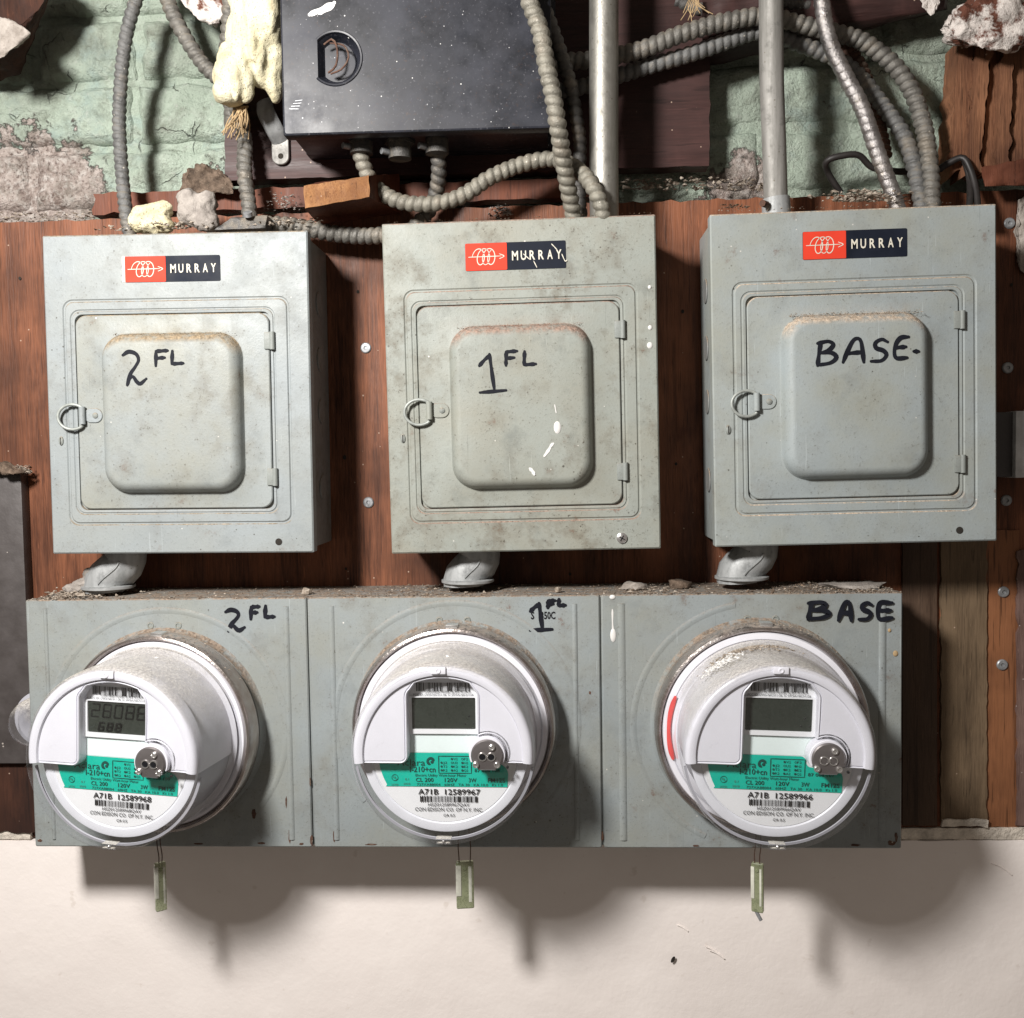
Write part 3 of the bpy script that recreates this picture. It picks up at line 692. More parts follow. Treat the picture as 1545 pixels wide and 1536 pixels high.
    if screw:
        cx_, cz_ = X(.857), Z(.966); s = lathe('screw', [(.0048, y0), (.0045, y0-.0012), (.0025, y0-.0021), (.0003, y0-.0022)], M['chrome'], t, 24, (cx_, cz_), cap=True)
        for a in (30, 120):
            q = box('cross_slot', -.0026, .0026, -.0006, .0006, -.0004, .0004, M['ink'], s, 0); q.location = (cx_, y0-.0021, cz_); q.rotation_euler = (0, R(a), 0)
    else:
        cx_, cz_ = X(.868), Z(.966); lathe('screw_hole', [(.0030, y0-.0003), (.0024, y0-.0004), (.0003, y0-.00035)], M['gap'], t, 20, (cx_, cz_), cap=True)
    # maker's sticker
    k0, k1, kz0, kz1 = [f(v) for f, v in zip((X, X, Z, Z), e['k'])]; sw = k1-k0; sh = kz0-kz1
    stk = loft('maker_sticker', [(rrect(k0, k1, kz1, kz0, .0012, 4), y0), (rrect(k0, k1, kz1, kz0, .0012, 4), y0-.0004)], M['navy'], t)
    rx = k0+sw*(.415 if idx != 1 else .43)
    if idx == 1: polygon('sticker_edge', rrect(k0-.0022, k0+.0004, kz1+.0004, kz0+.0004, .0005, 3), y0-.00052, M['cream'], stk)
    polygon('red_field', rrect(k0+.0002, rx, kz1+.0002, kz0-.0002, .0009, 4), y0-.0007, M['red'], stk)
    # coil and arrow
    zc_ = (kz0+kz1)/2; lw = rx-k0; coil = []
    for k in range(85):
        tt = k/84; a = -math.pi*.5+tt*2*math.pi*3.15
        coil.append((k0+lw*(.28+.40*tt)+lw*.115*math.sin(a)+lw*.02*math.cos(a), zc_+sh*.29*math.cos(a)))
    strokes('coil_mark', [coil, [(k0+lw*.08, zc_), (k0+lw*.86, zc_+.0002)], [(k0+lw*.82, zc_+sh*.09), (k0+lw*.93, zc_), (k0+lw*.82, zc_-sh*.09)]], .00065, y0-.0010, M['cream'], stk)
    tx0, tx1 = rx+sw*.035, k1-sw*.025; cw = (tx1-tx0)/6
    text('sticker_lettering', [(ch_, tx0+cw*(i+.17), tx0+cw*(i+.17)+cw*(.62 if ch_ != 'M' else .7), zc_-sh*.155, sh*.33, .02) for i, ch_ in enumerate('MURRAY')], y0-.0008, M['cream'], stk)
    if idx == 2:
        strokes('sticker_scratch', [[(k0+sw*.86, kz0-sh*.12), (k0+sw*.91, kz0-sh*.32)], [(k0+sw*.58, kz0-sh*.45), (k0+sw*.64, kz0-sh*.65)], [(k0+sw*.68, kz0-sh*.72), (k0+sw*.71, kz0-sh*.95)], [(k0+sw*.96, kz0-sh*.5), (k0+sw*.99, kz0-sh*.75), (k0+sw*1.01, kz0-sh*.72)]], .0007, y0-.0012, M['cream'], stk)
    # marker writing on the raised part of the door
    yt = y0-.0016-hgt-.0007
    gl = []
    for kind, a0, a1, b0, b1 in marks:
        for s_ in GL[kind]: gl.append([(X(a0+(a1-a0)*px), Z(b1+(b0-b1)*pz)) for px, pz in s_])
    strokes('marker_writing', gl, .0030 if idx != 3 else .0034, yt, M['marker'], door)
    return t, X, Z, yt, W, H, door
GL = {
 '2': [[(.05, .9), (.3, 1.0), (.6, .93), (.7, .75), (.55, .55), (.35, .35), (.2, .02)], [(.2, .02), (.3, .2), (.45, .27), (.6, .12), (.75, .06), (1, .2)]],
 'F': [[(.08, .96), (.04, .0)], [(.08, .96), (.95, 1.0)], [(.08, .5), (.72, .54)]],
 'L': [[(.12, 1.0), (.05, .06)], [(.05, .06), (1, .1)]],
 '1': [[(.0, .70), (.2, .85), (.42, .97)], [(.40, 1.0), (.48, .5), (.56, .04)], [(.0, .0), (1.0, .04)]],
 'B': [[(.22, .96), (.12, .5), (.04, .0)], [(.05, .93), (.6, 1.0), (.85, .85), (.6, .62), (.2, .52)], [(.2, .52), (.75, .52), (1, .32), (.7, .10), (.04, .02)]],
 'A': [[(.0, .02), (.2, .45), (.45, .88), (.65, 1.0), (.85, .85), (.97, .0)], [(.12, .38), (.92, .42)]],
 'S': [[(.95, .88), (.62, 1.0), (.25, .85), (.3, .62), (.7, .5), (.88, .3), (.6, .06), (.0, .04)]],
 'E': [[(1, 1), (.5, .97), (.18, .7), (.06, .3), (.22, .04), (.9, .05)], [(.1, .52), (.82, .55)]],
 '.': [[(0, .5), (1, .45)]],
 'E2': [[(.95, 1), (.1, .95), (.05, .05), (.95, .1)], [(.1, .52), (.85, .55)]],
}
p1 = panel(1, [(68, 358), (463, 345), (474, 832), (75, 837)], 'steel1', 'leftmost breaker panel, pale grey, with 2 FL written on its door in marker',
    dict(e=(.075, .920, .205, .905), d=(.118, .850, .250, .858), b=(.222, .748, .312, .806), h=(.338, .762), l=(.180, .563), s=(.048, .642), k=(.312, .672, .070, .150)),
    [('2', .315, .405, .370, .475), ('F', .440, .490, .368, .415), ('L', .500, .545, .370, .412)])
p2 = panel(2, [(574, 338), (990, 323), (996, 828), (593, 835)], 'steel2', 'middle breaker panel, greenish grey and grimy, with 1 FL written on its door in marker',
    dict(e=(.078, .925, .205, .905), d=(.120, .862, .252, .862), b=(.240, .755, .318, .806), h=(.338, .764), l=(.198, .566), s=(.055, .648), k=(.305, .673, .068, .150)),
    [('1', .350, .445, .405, .518), ('F', .445, .490, .398, .440), ('L', .510, .555, .400, .442)], screw=True)
p3 = panel(3, [(1069, 323), (1503, 308), (1505, 817), (1081, 824)], 'steel3', 'rightmost breaker panel, clean blue grey, with BASE written on its door in marker',
    dict(e=(.080, .925, .208, .903), d=(.125, .866, .250, .858), b=(.245, .752, .312, .800), h=(.338, .766), l=(.192, .564), s=(.053, .645), k=(.325, .690, .062, .145)),
    [('B', .355, .423, .394, .464), ('A', .446, .520, .388, .458), ('S', .543, .603, .393, .459), ('E', .620, .672, .388, .452), ('.', .690, .706, .428, .434)])
# white paint drops on the middle panel
t, X, Z, yt, W, H, door = p2
def drop(name, x, z, rx, rz, y, parent):
    return lathe(name, [(1, y+.0001), (.9, y-.0004), (.5, y-.0008), (.05, y-.0009)], M['drip'], parent, 20, (x, z), cap=True, scale=(rx, rz)) if False else obj(name, [(x+rx*math.cos(k*math.pi/8)*s, y-q, z+rz*math.sin(k*math.pi/8)*s) for s, q in ((1, 0), (.8, .0005), (.4, .0008)) for k in range(16)], [(j*16+k, j*16+(k+1) % 16, (j+1)*16+(k+1) % 16, (j+1)*16+k) for j in range(2) for k in range(16)]+[tuple(32+k for k in range(16))], M['drip'], parent)
drop('paint_drop', X(.628), Z(.628), .0030, .0052, yt-.0001+.0002, door)
for (fx, fz, s) in ((.975, .215, .0015), (.974, .335, .0018), (.972, .388, .0024)): drop('paint_drop', X(fx), Z(fz), s, s*1.15, -.0832, t)
strokes('paint_smear', [[(X(.585), Z(.705)), (X(.605), Z(.68)), (X(.612), Z(.675))], [(X(.578), Z(.712)), (X(.600), Z(.69))]], .0022, yt-.0001, M['drip'], door)
strokes('paint_smear', [[(X(.525), Z(.748)), (X(.535), Z(.757)), (X(.54), Z(.766))]], .0028, yt-.0001, M['drip'], door)
strokes('paint_smear', [[(X(.62), Z(.56)), (X(.625), Z(.585))]], .0008, yt-.0001, M['drip'], door)
# crumbs lying on top of the raised doors
def ledge(pp, n, m, lab, sz, spread=.003, zf=.316, xr=(.27, .73)):
    t, X, Z, yt, W, H, door = pp; S = []
    b = t.matrix_world
    for _ in range(n):
        f = random.uniform(*xr); S.append((Vector((X(f), -.0846-random.random()**1.3*.0085, Z(zf)+random.uniform(-.0012, spread*random.random()))), sz*random.uniform(.5, 1.6)))
    o = chips('ledge_crumbs', S, m, door); o['kind'] = 'stuff'
ledge(p3, 420, M['crumb'], '', .0006, .0022, .311)
ledge(p1, 160, M['crumbdark'], '', .0005, .0010, .313)
ledge(p2, 200, plain('rusty_crumbs', (.24, .12, .08), .9, nz=.5, sc_=300), '', .0005, .0012, .318)

# ================================================================== METER CABINET
yC = -.083
cab = empty('meter_cabinet', 'long grey steel meter cabinet of three joined sections below the panels', 'meter cabinet', tuple(P(700, 1090, 0)))
cx0 = cab.location.copy()
def CL(u, v, y=yC):
    p = P(u, v, y); return Vector((p.x-cx0.x, y, p.z-cx0.z))
cab.location = (cx0.x, 0, cx0.z)
xa = [(38, 906, 50, 1276), (465, 903, 471, 1278), (904, 899, 912, 1279), (1362, 893, 1363, 1282)]
zTop = (CL(38, 906).z+CL(1362, 893).z)/2; zBot = (CL(50, 1276).z+CL(1363, 1282).z)/2
xs = [(CL(a, b).x+CL(c_, d).x)/2 for a, b, c_, d in xa]
box('housing', xs[0]+.001, xs[3]-.001, yC+.003, -.0005, zBot+.001, zTop-.0006, M['cab'], cab, .0015)
mx = [(684, 1097), (237, 1105), (1147, 1100)]
RINGS = [(240, 1106, 156), (684.5, 1097, 157), (1149, 1100, 161)]
FACES = [(164, 1148), (667, 1141), (1178, 1145)]
for k in range(3):
    a, b = xs[k]+.0009, xs[k+1]-.0009
    Lp = rrect(a, b, zBot, zTop, .0015, 3); Li = rrect(a+.001, b-.001, zBot+.001, zTop-.001, .0012, 3)
    cv = loft('section_cover', [(Lp, yC+.012 if k in (0, 2) else yC+.006), (Lp, yC+.001), (Li, yC)], M['cab'], cab)
    rc = CL(RINGS[k][0], RINGS[k][1], -.1)
    # shallow vertical ribs pressed into the sheet
    for q, (u, wd) in enumerate((((72, .0011), (433, .0016)), ((501, .0016), (868, .0014)), ((938, .0020), (1330, .0020)))[k]):
        px = (CL(u, 920).x+CL(u+6, 1265).x)/2 if u < 700 else CL(u+1, 1090).x
        z0_, z1_ = zBot+.007, zTop-.0075
        prof = [(-wd*1.6, 0), (-wd, -.0009), (0, -.0012), (wd, -.0009), (wd*1.6, 0)]
        V = [(px+x_, yC+y_-.0001, z_) for z_ in (z0_, z1_) for x_, y_ in prof]; F = [(i, i+1, 5+i+1, 5+i) for i in range(4)]+[(0, 1, 2, 3, 4), (9, 8, 7, 6, 5)]
        obj('pressed_rib', V, F, M['cab'], cv, ang=60)
    # pressed circle round the socket, and the socket collar
    lathe('pressed_circle', [(.1085, yC-.0001), (.1068, yC-.0006), (.1050, yC-.0006), (.1030, yC-.0001)], M['cab'], cv, 96, (rc.x, rc.z-.002), a0=R(-40 if k != 2 else 100), a1=R(220 if k != 2 else 245))
    rr_ = RINGS[k][2]/FPX*(-.1-CAM.y)
    lathe('socket_collar', [(rr_+.0022, yC), (rr_+.0006, yC-.0015), (rr_-.0008, yC-.004), (rr_-.0012, yC-.008), (rr_-.004, yC-.009)], M['cab'], cv, 96, (rc.x, rc.z))
    for du in (-21, 20):
        c_ = CL((227, 660+3, 1128)[k]+ (0 if du < 0 else 42), (944, 936, 934)[k]); lathe('dimple', [(.0032, yC), (.0028, yC-.0007), (.0020, yC-.0008), (.0016, yC-.0001), (.0004, yC-.0001)], M['hinge'], cv, 20, (c_.x, c_.z), cap=True)
# marker writing on the cabinet, by photo position
def pxglyph(items):
    out = []
    for kind, u0, u1, v0, v1 in items:
        for s_ in GL[kind]:
            l = []
            for px, pz in s_:
                q = CL(u0+(u1-u0)*px, v1+(v0-v1)*pz); l.append((q.x, q.z))
            out.append(l)
    return out
strokes('marker_writing', pxglyph([('2', 339, 369, 920, 953), ('F', 378, 392, 915, 934), ('L', 399, 414, 914, 932)]), .0036, yC-.0004, M['marker'], cab)
strokes('marker_writing', pxglyph([('1', 800, 833, 910, 951), ('F', 826, 838, 906, 917), ('L', 842, 853, 904, 914)]), .0036, yC-.0004, M['marker'], cab)
strokes('marker_writing', pxglyph([('B', 1217, 1250, 908, 934), ('A', 1264, 1284, 907, 936), ('S', 1295, 1315, 909, 935), ('E2', 1324, 1346, 909, 934)]), .0038, yC-.0018, M['marker'], cab)
a = CL(801, 934); b = CL(838, 934); text('stamped_code', [('S', a.x, a.x+.003, a.z, .0062, .03), ('350C', a.x+.0085, b.x, a.z, .0062, .03)], yC-.0003, M['ink'], cab)
# white paint drip between middle and right sections
a, b = CL(924, 925), CL(925, 955)
strokes('paint_drip', [[(a.x, a.z+.003), (a.x, (a.z+b.z)/2), (b.x, b.z)]], .0014, yC-.0003, M['drip'], cab)
drop('paint_drop', b.x, b.z-.002, .0025, .0058, yC-.0003, cab); c_ = CL(924, 901); drop('paint_drop', c_.x, c_.z, .0025, .002, yC-.0003, cab)
for (u, v, s) in ((1330, 951, .0011), (1351, 986, .0022), (1342, 951, .0014)):
    c_ = CL(u, v); o = drop('stain_spot', c_.x, c_.z, s, s*1.2, yC-.0002, cab); o.data.materials[0] = M['gap'] if s < .001 else M['straw']
def irregular(u, v, rx, rz, m, nm='stain_spot'):
    c_ = CL(u, v); V = []
    for k in range(18):
        a = k*math.pi/9; q = 1+.5*noise.noise(Vector((u+math.cos(a)*1.3, v+math.sin(a)*1.3, 0))); V.append((c_.x+rx*math.cos(a)*q, c_.z+rz*math.sin(a)*q))
    polygon(nm, V, yC-.0003, m, cab, .0002)
for (u, v, rx, rz) in ((440, 1238, .0014, .010), (437, 1262, .0010, .006), (383, 1227, .002, .004)): irregular(u, v, rx, rz, M['rustc'], 'rust_run')

for (u, v, rx, rz) in ((470, 1268, .0012, .005), (468, 1180, .0007, .004), (909, 1262, .0010, .004), (60, 1268, .0022, .0012), (300, 1273, .004, .0008), (395, 1272, .003, .0009), (560, 1274, .005, .0007), (455, 1273, .002, .001), (1050, 1276, .003, .0008), (1345, 1272, .0035, .0022), (1352, 1262, .0012, .004), (1290, 1275, .004, .001), (577, 1020, .0014, .0012), (890, 1045, .0010, .0012), (432, 1210, .0007, .005), (504, 1262, .0009, .005)): irregular(u, v, rx, rz, M['rustc'], 'rust_spot')
# ================================================================== METERS
def arc(cx, cz, r, a0, a1, n):
    return [(cx+r*math.cos(R(a0+(a1-a0)*i/n)), cz+r*math.sin(R(a0+(a1-a0)*i/n))) for i in range(n+1)]
def meter(k, serial, num, rollr, label, digits=None):
    ru, rv, rpx = RINGS[k]; fu, fv = FACES[k]
    yr, yf = -.100, -.178
    c0 = P(ru, rv, yr); c1 = P(fu, fv, yf); ax = (c0-c1).normalized()           # local +y (into the wall)
    zz = Vector((0, 0, 1)); xx = ax.cross(zz).normalized(); zz = xx.cross(ax).normalized()
    rot = Matrix((xx, ax, zz)).transposed() @ Matrix.Rotation(rollr, 3, 'Y')
    t = empty('electric_meter', label, 'electric meter', c0, rot, 'round electric meters on the cabinet')
    S = .0690; sc_k = (1.052, 1.034, 1.052)[k]; t.scale = (sc_k, 1, sc_k)
    D = (c1-c0).length; yF = -D
    rr = (rpx-1)/FPX*(yr-CAM.y)/sc_k
    rg = lathe('sealing_ring', [(rr*.96, .013), (rr, .011), (rr+.0004, .002), (rr, -.004), (rr*.985, -.0065), (rr*.965, -.0072), (rr*.948, -.0060), (rr*.940, -.003), (rr*.925, -.002)], M['ring'], t, 128)
    bm = bmesh.new(); box_bm(bm, -.005, .005, -.006, .006, rr-.001, rr+.0022, .001); bmobj('ring_clasp', bm, M['chrome'], rg)
    fl = lathe('base_flange', [(rr*.94, .002), (rr*.938, -.003), (rr*.925, -.0058), (rr*.875, -.0064), (rr*.865, -.0054), (rr*.845, -.0054), (.0715, -.009), (.069, -.010), (.04, -.010)], M['flange'], t, 128)
    # white inner barrel above, grey inner works below
    lathe('inner_barrel', [(.0675, -.008), (.0655, yF+.018), (.0650, yF+.010)], M['flange'], t, 64, a0=R(-8), a1=R(188))
    lathe('inner_works', [(.0665, -.008), (.0630, yF+.026), (.0625, yF+.0190), (.02, yF+.0190)], M['inner'], t, 64, a0=R(188), a1=R(352))
    # clear cover
    cc = [(rr*.86, -.0062), (.0735, -.0085), (.0718, -.014), (.0706, -.024), (.0698, yF+.012), (.0694, yF+.0045), (.0682, yF+.0012), (.0660, yF), (.0630, yF+.0004)]
    lathe('clear_cover', cc+[(.045, yF+.0010), (.02, yF+.0012), (.0004, yF+.0012)], M['clear'], t, 128, cap=True)
    lathe('cover_lip', [(.0672, yF+.0135), (.0688, yF+.0125), (.0688, yF+.0115), (.0668, yF+.011)], M['inner'], t, 96, a0=R(190), a1=R(350))
    n_ = lambda pts: [(x*S, z*S) for x, z in pts]
    # name plate disc, rim, and prints
    yp = yF+.0140
    lathe('plate_rim', [(.0635, yp+.004), (.0632, yp+.0004), (.0620, yp), (.0570, yp+.0002), (.0558, yp+.0012)], M['plate2'], t, 96)
    pd = cyl('name_plate', (0, 0), .0558, yp+.0006, yp+.002, M['plate'], t, 96)
    y1 = yp+.0003
    polygon('blank_label', n_([(-.46, .20), (.40, .20), (.40, -.02), (-.46, -.02)]), y1, M['blank'], pd)
    teal = [(-.60, -.027), (.25, -.027)]+arc(.25, -.087, .06, 90, 10, 4)+arc(.37, -.08, .065, 190, 270, 4)+[(.58, -.145)]+arc(.58, -.265, .12, 88, 0, 6)+[(.69, -.406), (-.655, -.406)]+arc(-.0, -.03, .735, 209, 180, 6)
    polygon('teal_label', n_(teal), y1-.0003, M['teal'], pd)
    y2 = y1-.0008
    T = lambda s, x0, x1, b, h, bo=0.0: (s, x0*S, x1*S, b*S, h*S, bo)
    dots = 'V2 F2 J2 U2 N2 T2 K2 E2 R2 A2 Q2'.split(); pos = [(1, 0), (2, 0)]+[(i, j) for j in (1, 2, 3) for i in (0, 1, 2)]
    its = [T('Aclara', -.524, -.215, -.17, .075), T('I-210+cn', -.385, -.10, -.24, .062, .012), T('Electric Utility Watt-hour Meter', -.324, .24, -.29, .030),
           T('CL 200', -.32, -.125, -.350, .045, .01), T('120V', .0, .14, -.350, .045, .01), T('3W', .265, .35, -.350, .045, .01), T('FM12S', .475, .665, -.350, .045, .01),
           T('727XA88004   60HZ   TA 30   KA 10.0   Kt 1.0', -.31, .64, -.394, .028), T(num, .33, .61, -.236, .034, .01)]
    for d_, (i, j) in zip(dots, pos):
        x = -.045+.115*i; z = -.104-.0425*j; its.append(T(d_, x+.028, x+.075, z, .026))
    tp = text('printed_lettering', its, y2, M['inkgreen'], pd)
    V, F = [], []
    for q, (i, j) in enumerate(pos):
        x, z = (-.033+.115*i)*S, (-.091-.0425*j)*S; b0 = len(V)
        if q in (1, 3):
            for s_ in (.0125, .0085): V += [(x+s_*S*math.cos(a*math.pi/5), y2, z+s_*S*math.sin(a*math.pi/5)) for a in range(10)]
            F += [(b0+a, b0+(a+1) % 10, b0+10+(a+1) % 10, b0+10+a) for a in range(10)]
        else:
            V += [(x+.0125*S*math.cos(a*math.pi/5), y2, z+.0125*S*math.sin(a*math.pi/5)) for a in range(10)]; F.append(tuple(range(b0, b0+10)))
    obj('printed_dots', V, F, M['inkgreen'], pd, smooth=False)
    fr = [(-.065, -.060), (.295, -.060), (.295, -.250), (-.065, -.250), (-.065, -.060)]; fr = n_(fr)
    strokes('printed_frame', [[fr[i], fr[i+1]] for i in range(4)], .0005, y2, M['inkgreen'], pd)
    # swirl mark, listing mark
    sw = arc(-.153, -.118, .034, 20, 250, 14); strokes('swirl_mark', [n_(sw)], .0018, y2-.0001, M['inkgreen'], pd)
    cyl('swirl_dot', (-.138*S, -.128*S), .0012, y2-.0001, y2+.0001, M['inkgreen'], pd, 12)
    strokes('listing_mark', [n_(arc(-.553, -.305, .034, 0, 359, 20))], .00035, y2, M['inkgreen'], pd)
    text('listing_lettering', [T('U', -.572, -.553, -.312, .024, .01), T('L', -.548, -.532, -.322, .024, .01), T('LISTED', -.59, -.515, -.395, .02), T('0.1', -.44, -.40, -.335, .026), T('1010', -.455, -.385, -.388, .026)], y2, M['inkdim'], pd)
    text('black_print', [T('A71B', -.296, -.072, -.492, .062, .012), T(serial, .0, .39, -.492, .062, .012), T('HSZ0'+serial+'QAV', -.19, .27, -.623, .034, .004), T('CON EDISON CO. OF N.Y. INC.', -.335, .415, -.680, .041, .004), T('CA 0.5', -.02, .105, -.740, .030, .01)], y2, M['ink'], pd)
    def barcode(nm, x0, x1, z0, z1, seed, m=M['ink']):
        rnd = random.Random(seed); V, F = [], []; x = x0
        while x < x1:
            wb = rnd.choice((.004, .004, .008, .012)); b0 = len(V); V += [(x*S, y2, z0*S), ((x+wb)*S, y2, z0*S), ((x+wb)*S, y2, z1*S), (x*S, y2, z1*S)]; F.append((b0, b0+1, b0+2, b0+3)); x += wb+rnd.choice((.004, .006, .009))
        obj(nm, V, F, m, pd, smooth=False)
    barcode('barcode', -.277, .365, -.577, -.508, 11); barcode('barcode', -.30, .28, .665, .76, 12)
    text('radio_label_print', [T('CONTAINS MODEL NI WC 511MCF', -.20, .30, .645, .022), T('FCC ID: OWS-NIC511-06, IC 5975A-NIC51106', -.33, .33, .613, .026)], y2, M['ink'], pd)
    # display
    bz = loft('display_bezel', [(n_(rrect(-.385, .385, .195, .610, .012, 3)), y1), (n_(rrect(-.385, .385, .195, .610, .012, 3)), y1-.0022), (n_(rrect(-.352, .352, .243, .598, .012, 3)), y1-.0022), (n_(rrect(-.350, .350, .245, .596, .012, 3)), y1-.0006)], M['plate'], pd, cap=False)
    lc = polygon('display', n_([(-.351, .244), (.351, .244), (.351, .597), (-.351, .597)]), y1-.0008, M['lcd'], pd)
    SEG = {'a': ((0, 2), (1, 2)), 'b': ((1, 1), (1, 2)), 'c': ((1, 0), (1, 1)), 'd': ((0, 0), (1, 0)), 'e': ((0, 0), (0, 1)), 'f': ((0, 1), (0, 2)), 'g': ((0, 1), (1, 1))}
    DG = {'8': 'abcdefg', '0': 'abcdef', '2': 'abged', '6': 'acdefg'}
    def seg(s_, x0, z0, w_, h_, pitch, lw):
        out = []
        for i, d_ in enumerate(s_):
            for q in DG[d_]:
                (ax_, az), (bx_, bz_) = SEG[q]; out.append([((x0+i*pitch+ax_*w_+.01*az)*S, (z0+az*h_/2)*S), ((x0+i*pitch+bx_*w_+.01*bz_)*S, (z0+bz_*h_/2)*S)])
        return out
    if digits:
        strokes('display_digits', seg(digits[0], -.315, .42, .085, .14, .135, .02)+seg(digits[1], -.23, .275, .055, .085, .1, .015), .0011, y1-.0010, M['lcdseg'], lc)
    else:
        for (x, z) in ((.24, .30), (.33, .30), (.28, .385)): cyl('display_spot', (x*S, z*S), .0009, y1-.0010, y1-.0008, M['lcdseg'], lc, 10)
    # white shroud over the upper half of the face
    out = arc(0, 0, .985, 186.3, -5.8, 72)                                   # outer arc, left to right over the top
    inn = [(-.50, -.112)]+arc(-.47, -.022, .09, 270, 360, 8)+[(-.38, .2), (-.38, .45), (-.38, .63)]
    inn += arc(-.28, .63, .10, 180, 128, 5)
    inn += [(.0+.86*math.sin(R(a)), -.03+.86*math.cos(R(a))) for a in (-20, -15, -10, -5, 0, 5, 10, 15, 20)]
    inn += arc(.28, .63, .10, 52, 0, 5)+[(.38, .45), (.38, .20)]
    inn += arc(.49, .015, .21, 118, -31, 14)
    shp = out+[(.75, -.100)]+inn[::-1]+[(-.75, -.112)]
    ys = yF+.0022
    def shrink(pts, d):
        n = len(pts); res = []
        for i in range(n):
            a = Vector(pts[i-1]); b = Vector(pts[i]); c_ = Vector(pts[(i+1) % n])
            e1 = (b-a).normalized(); e2 = (c_-b).normalized(); n1 = Vector((e1.y, -e1.x)); n2 = Vector((e2.y, -e2.x)); nn = (n1+n2)
            nn = nn.normalized() if nn.length > .1 else n1
            res.append((b.x+nn.x*d, b.y+nn.y*d))
        return res
    shp = [p for i, p in enumerate(shp) if (Vector(p)-Vector(shp[i-1])).length > .004]
    base = [(x*S, z*S) for x, z in shp]
    sg = loft('white_shroud', [(base, yp+.001), (base, ys+.0042), (shrink(base, .0005), ys+.0024), (shrink(base, .0011), ys+.0018), (shrink(base, .0016), ys+.0022), (shrink(base, .0019), ys+.0032), (shrink(base, .0023), ys+.0030), (shrink(base, .0026), ys+.0022)], M['white'], t, ang=25)
    # rounded outer shoulder of the shroud
    lathe('shroud_shoulder', [(.0684, yF+.016), (.0682, yF+.0062), (.0676, yF+.0038), (.0664, yF+.0022), (.0648, yF+.0016), (.0622, yF+.0017), (.0606, yF+.0022), (.0600, yF+.0034), (.0596, yF+.0060)], M['white'], t, 96, a0=R(-5.5), a1=R(186.2))
    cl = box('shroud_clip', -.0056, .0056, yF-.0002, yF+.004, .0618, .0672, M['white'], t, .0008)
    cl.location.x = -.002
    lathe('clip_button', [(.0020, yF-.0002), (.0019, yF-.0008), (.0012, yF-.0009), (.001, yF-.0005), (.0002, yF-.0005)], M['white'], cl, 20, (0, .0645), cap=True)
    lc2 = loft('cover_latch', [(rrect(-.0060, .0060, -.0672, -.0632, .0006, 3), yF+.006), (rrect(-.0060, .0060, -.0672, -.0632, .0006, 3), yF-.0004), (rrect(-.0050, .0050, -.0664, -.0640, .0004, 3), yF-.0004), (rrect(-.0048, .0048, -.0662, -.0642, .0004, 3), yF+.002)], M['clear2'], t)
    cyl('latch_button', (0, -.0652), .0010, yF-.001, yF+.001, M['chrome'], lc2, 12)
    # optical port
    px_, pz_ = .487*S, .016*S
    ol = [(px_+.174*S*math.cos(R(a)), pz_+.174*S*math.sin(R(a))) for a in range(-38, 219, 8)]+[(px_-.09*S, pz_-.160*S), (px_+.09*S, pz_-.160*S)]
    op = loft('optical_port', [(ol, yp), (ol, yF-.0012), ([(px_+(x-px_)*.93, pz_+(z-pz_)*.93) for x, z in ol], yF-.0022)], M['port'], t, ang=25)
    lathe('port_collar', [(.196*S, yp), (.196*S, yF+.0008), (.191*S, yF), (.172*S, yF)], M['white'], op, 48, (px_, pz_), a0=R(-25), a1=R(205))
    for (x, z) in ((.440, .005), (.535, .005)):
        q = lathe('port_lens', [(.050*S, yF-.0022), (.046*S, yF-.0030), (.036*S, yF-.0030), (.033*S, yF-.0023)], M['chrome'], op, 24, (x*S, z*S)); cyl('port_hole', (x*S, z*S), .034*S, yF-.0026, yF-.002, M['ink'] if k != 2 else M['port'], op, 20)
    for (x, z) in ((.543, .112), (.368, -.080), (.598, -.080)):
        lathe('port_screw', [(.036*S, yF-.002), (.034*S, yF-.0036), (.024*S, yF-.0040), (.018*S, yF-.0032), (.002, yF-.0032)], M['chrome'], op, 20, (x*S, z*S), cap=True)
    cyl('side_pip', (.705*S, -.125*S), .0010, yF+.001, yF+.003, M['ink'], t, 12)
    cyl('side_pip', (-.705*S, -.02*S), .0009, ys+.0028, ys+.0036, M['plate'], t, 12) if k == 0 else None
    return t, rr
m1 = meter(0, '12589968', '87 088 109', .040, 'leftmost electric meter, its display showing faint digits', ('28088', '688'))
m2 = meter(1, '12589967', '87 038 108', .006, 'middle electric meter with a blank dark display')
m3 = meter(2, '12589966', '87 088 107', .034, 'rightmost electric meter with a red crayon stroke on its white rim')
# red crayon stroke on the rim of the right meter, dust crumbs on meters
t3, rr3 = m3
pts = [(rr3*.880*math.cos(R(a)), rr3*.880*math.sin(R(a))) for a in range(160, 200, 3)]
strokes('crayon_stroke', [pts], .0034, -.0080, M['redmark'], t3)
for (tt, rr), n, mm in ((m1, 90, 'crumb'), (m2, 140, 'crumb'), (m3, 240, 'crumb')):
    S = []
    for _ in range(n):
        a = R(random.gauss(88, 26)); S.append((Vector(((rr+.0006)*math.cos(a), random.uniform(-.004, .009), (rr+.0006)*math.sin(a))), random.uniform(.0003, .0009)))
    o = chips('dust_crumbs', S, M[mm], tt); o['kind'] = 'stuff'
S = []
for _ in range(520):
    a = R(random.gauss(104, 13)); yy = -.018-abs(random.gauss(0, .006)); S.append((Vector((.0712*math.cos(a), yy, .0712*math.sin(a))), random.uniform(.0006, .0016)))
o = chips('plaster_crumbs', S, M['crumb'], t3); o['kind'] = 'stuff'
S = []
for _ in range(260):
    a = R(random.gauss(122, 6)); yy = random.gauss(-.034, .005); S.append((Vector((.0708*math.cos(a), yy, .0708*math.sin(a))), random.uniform(.0008, .0019)))
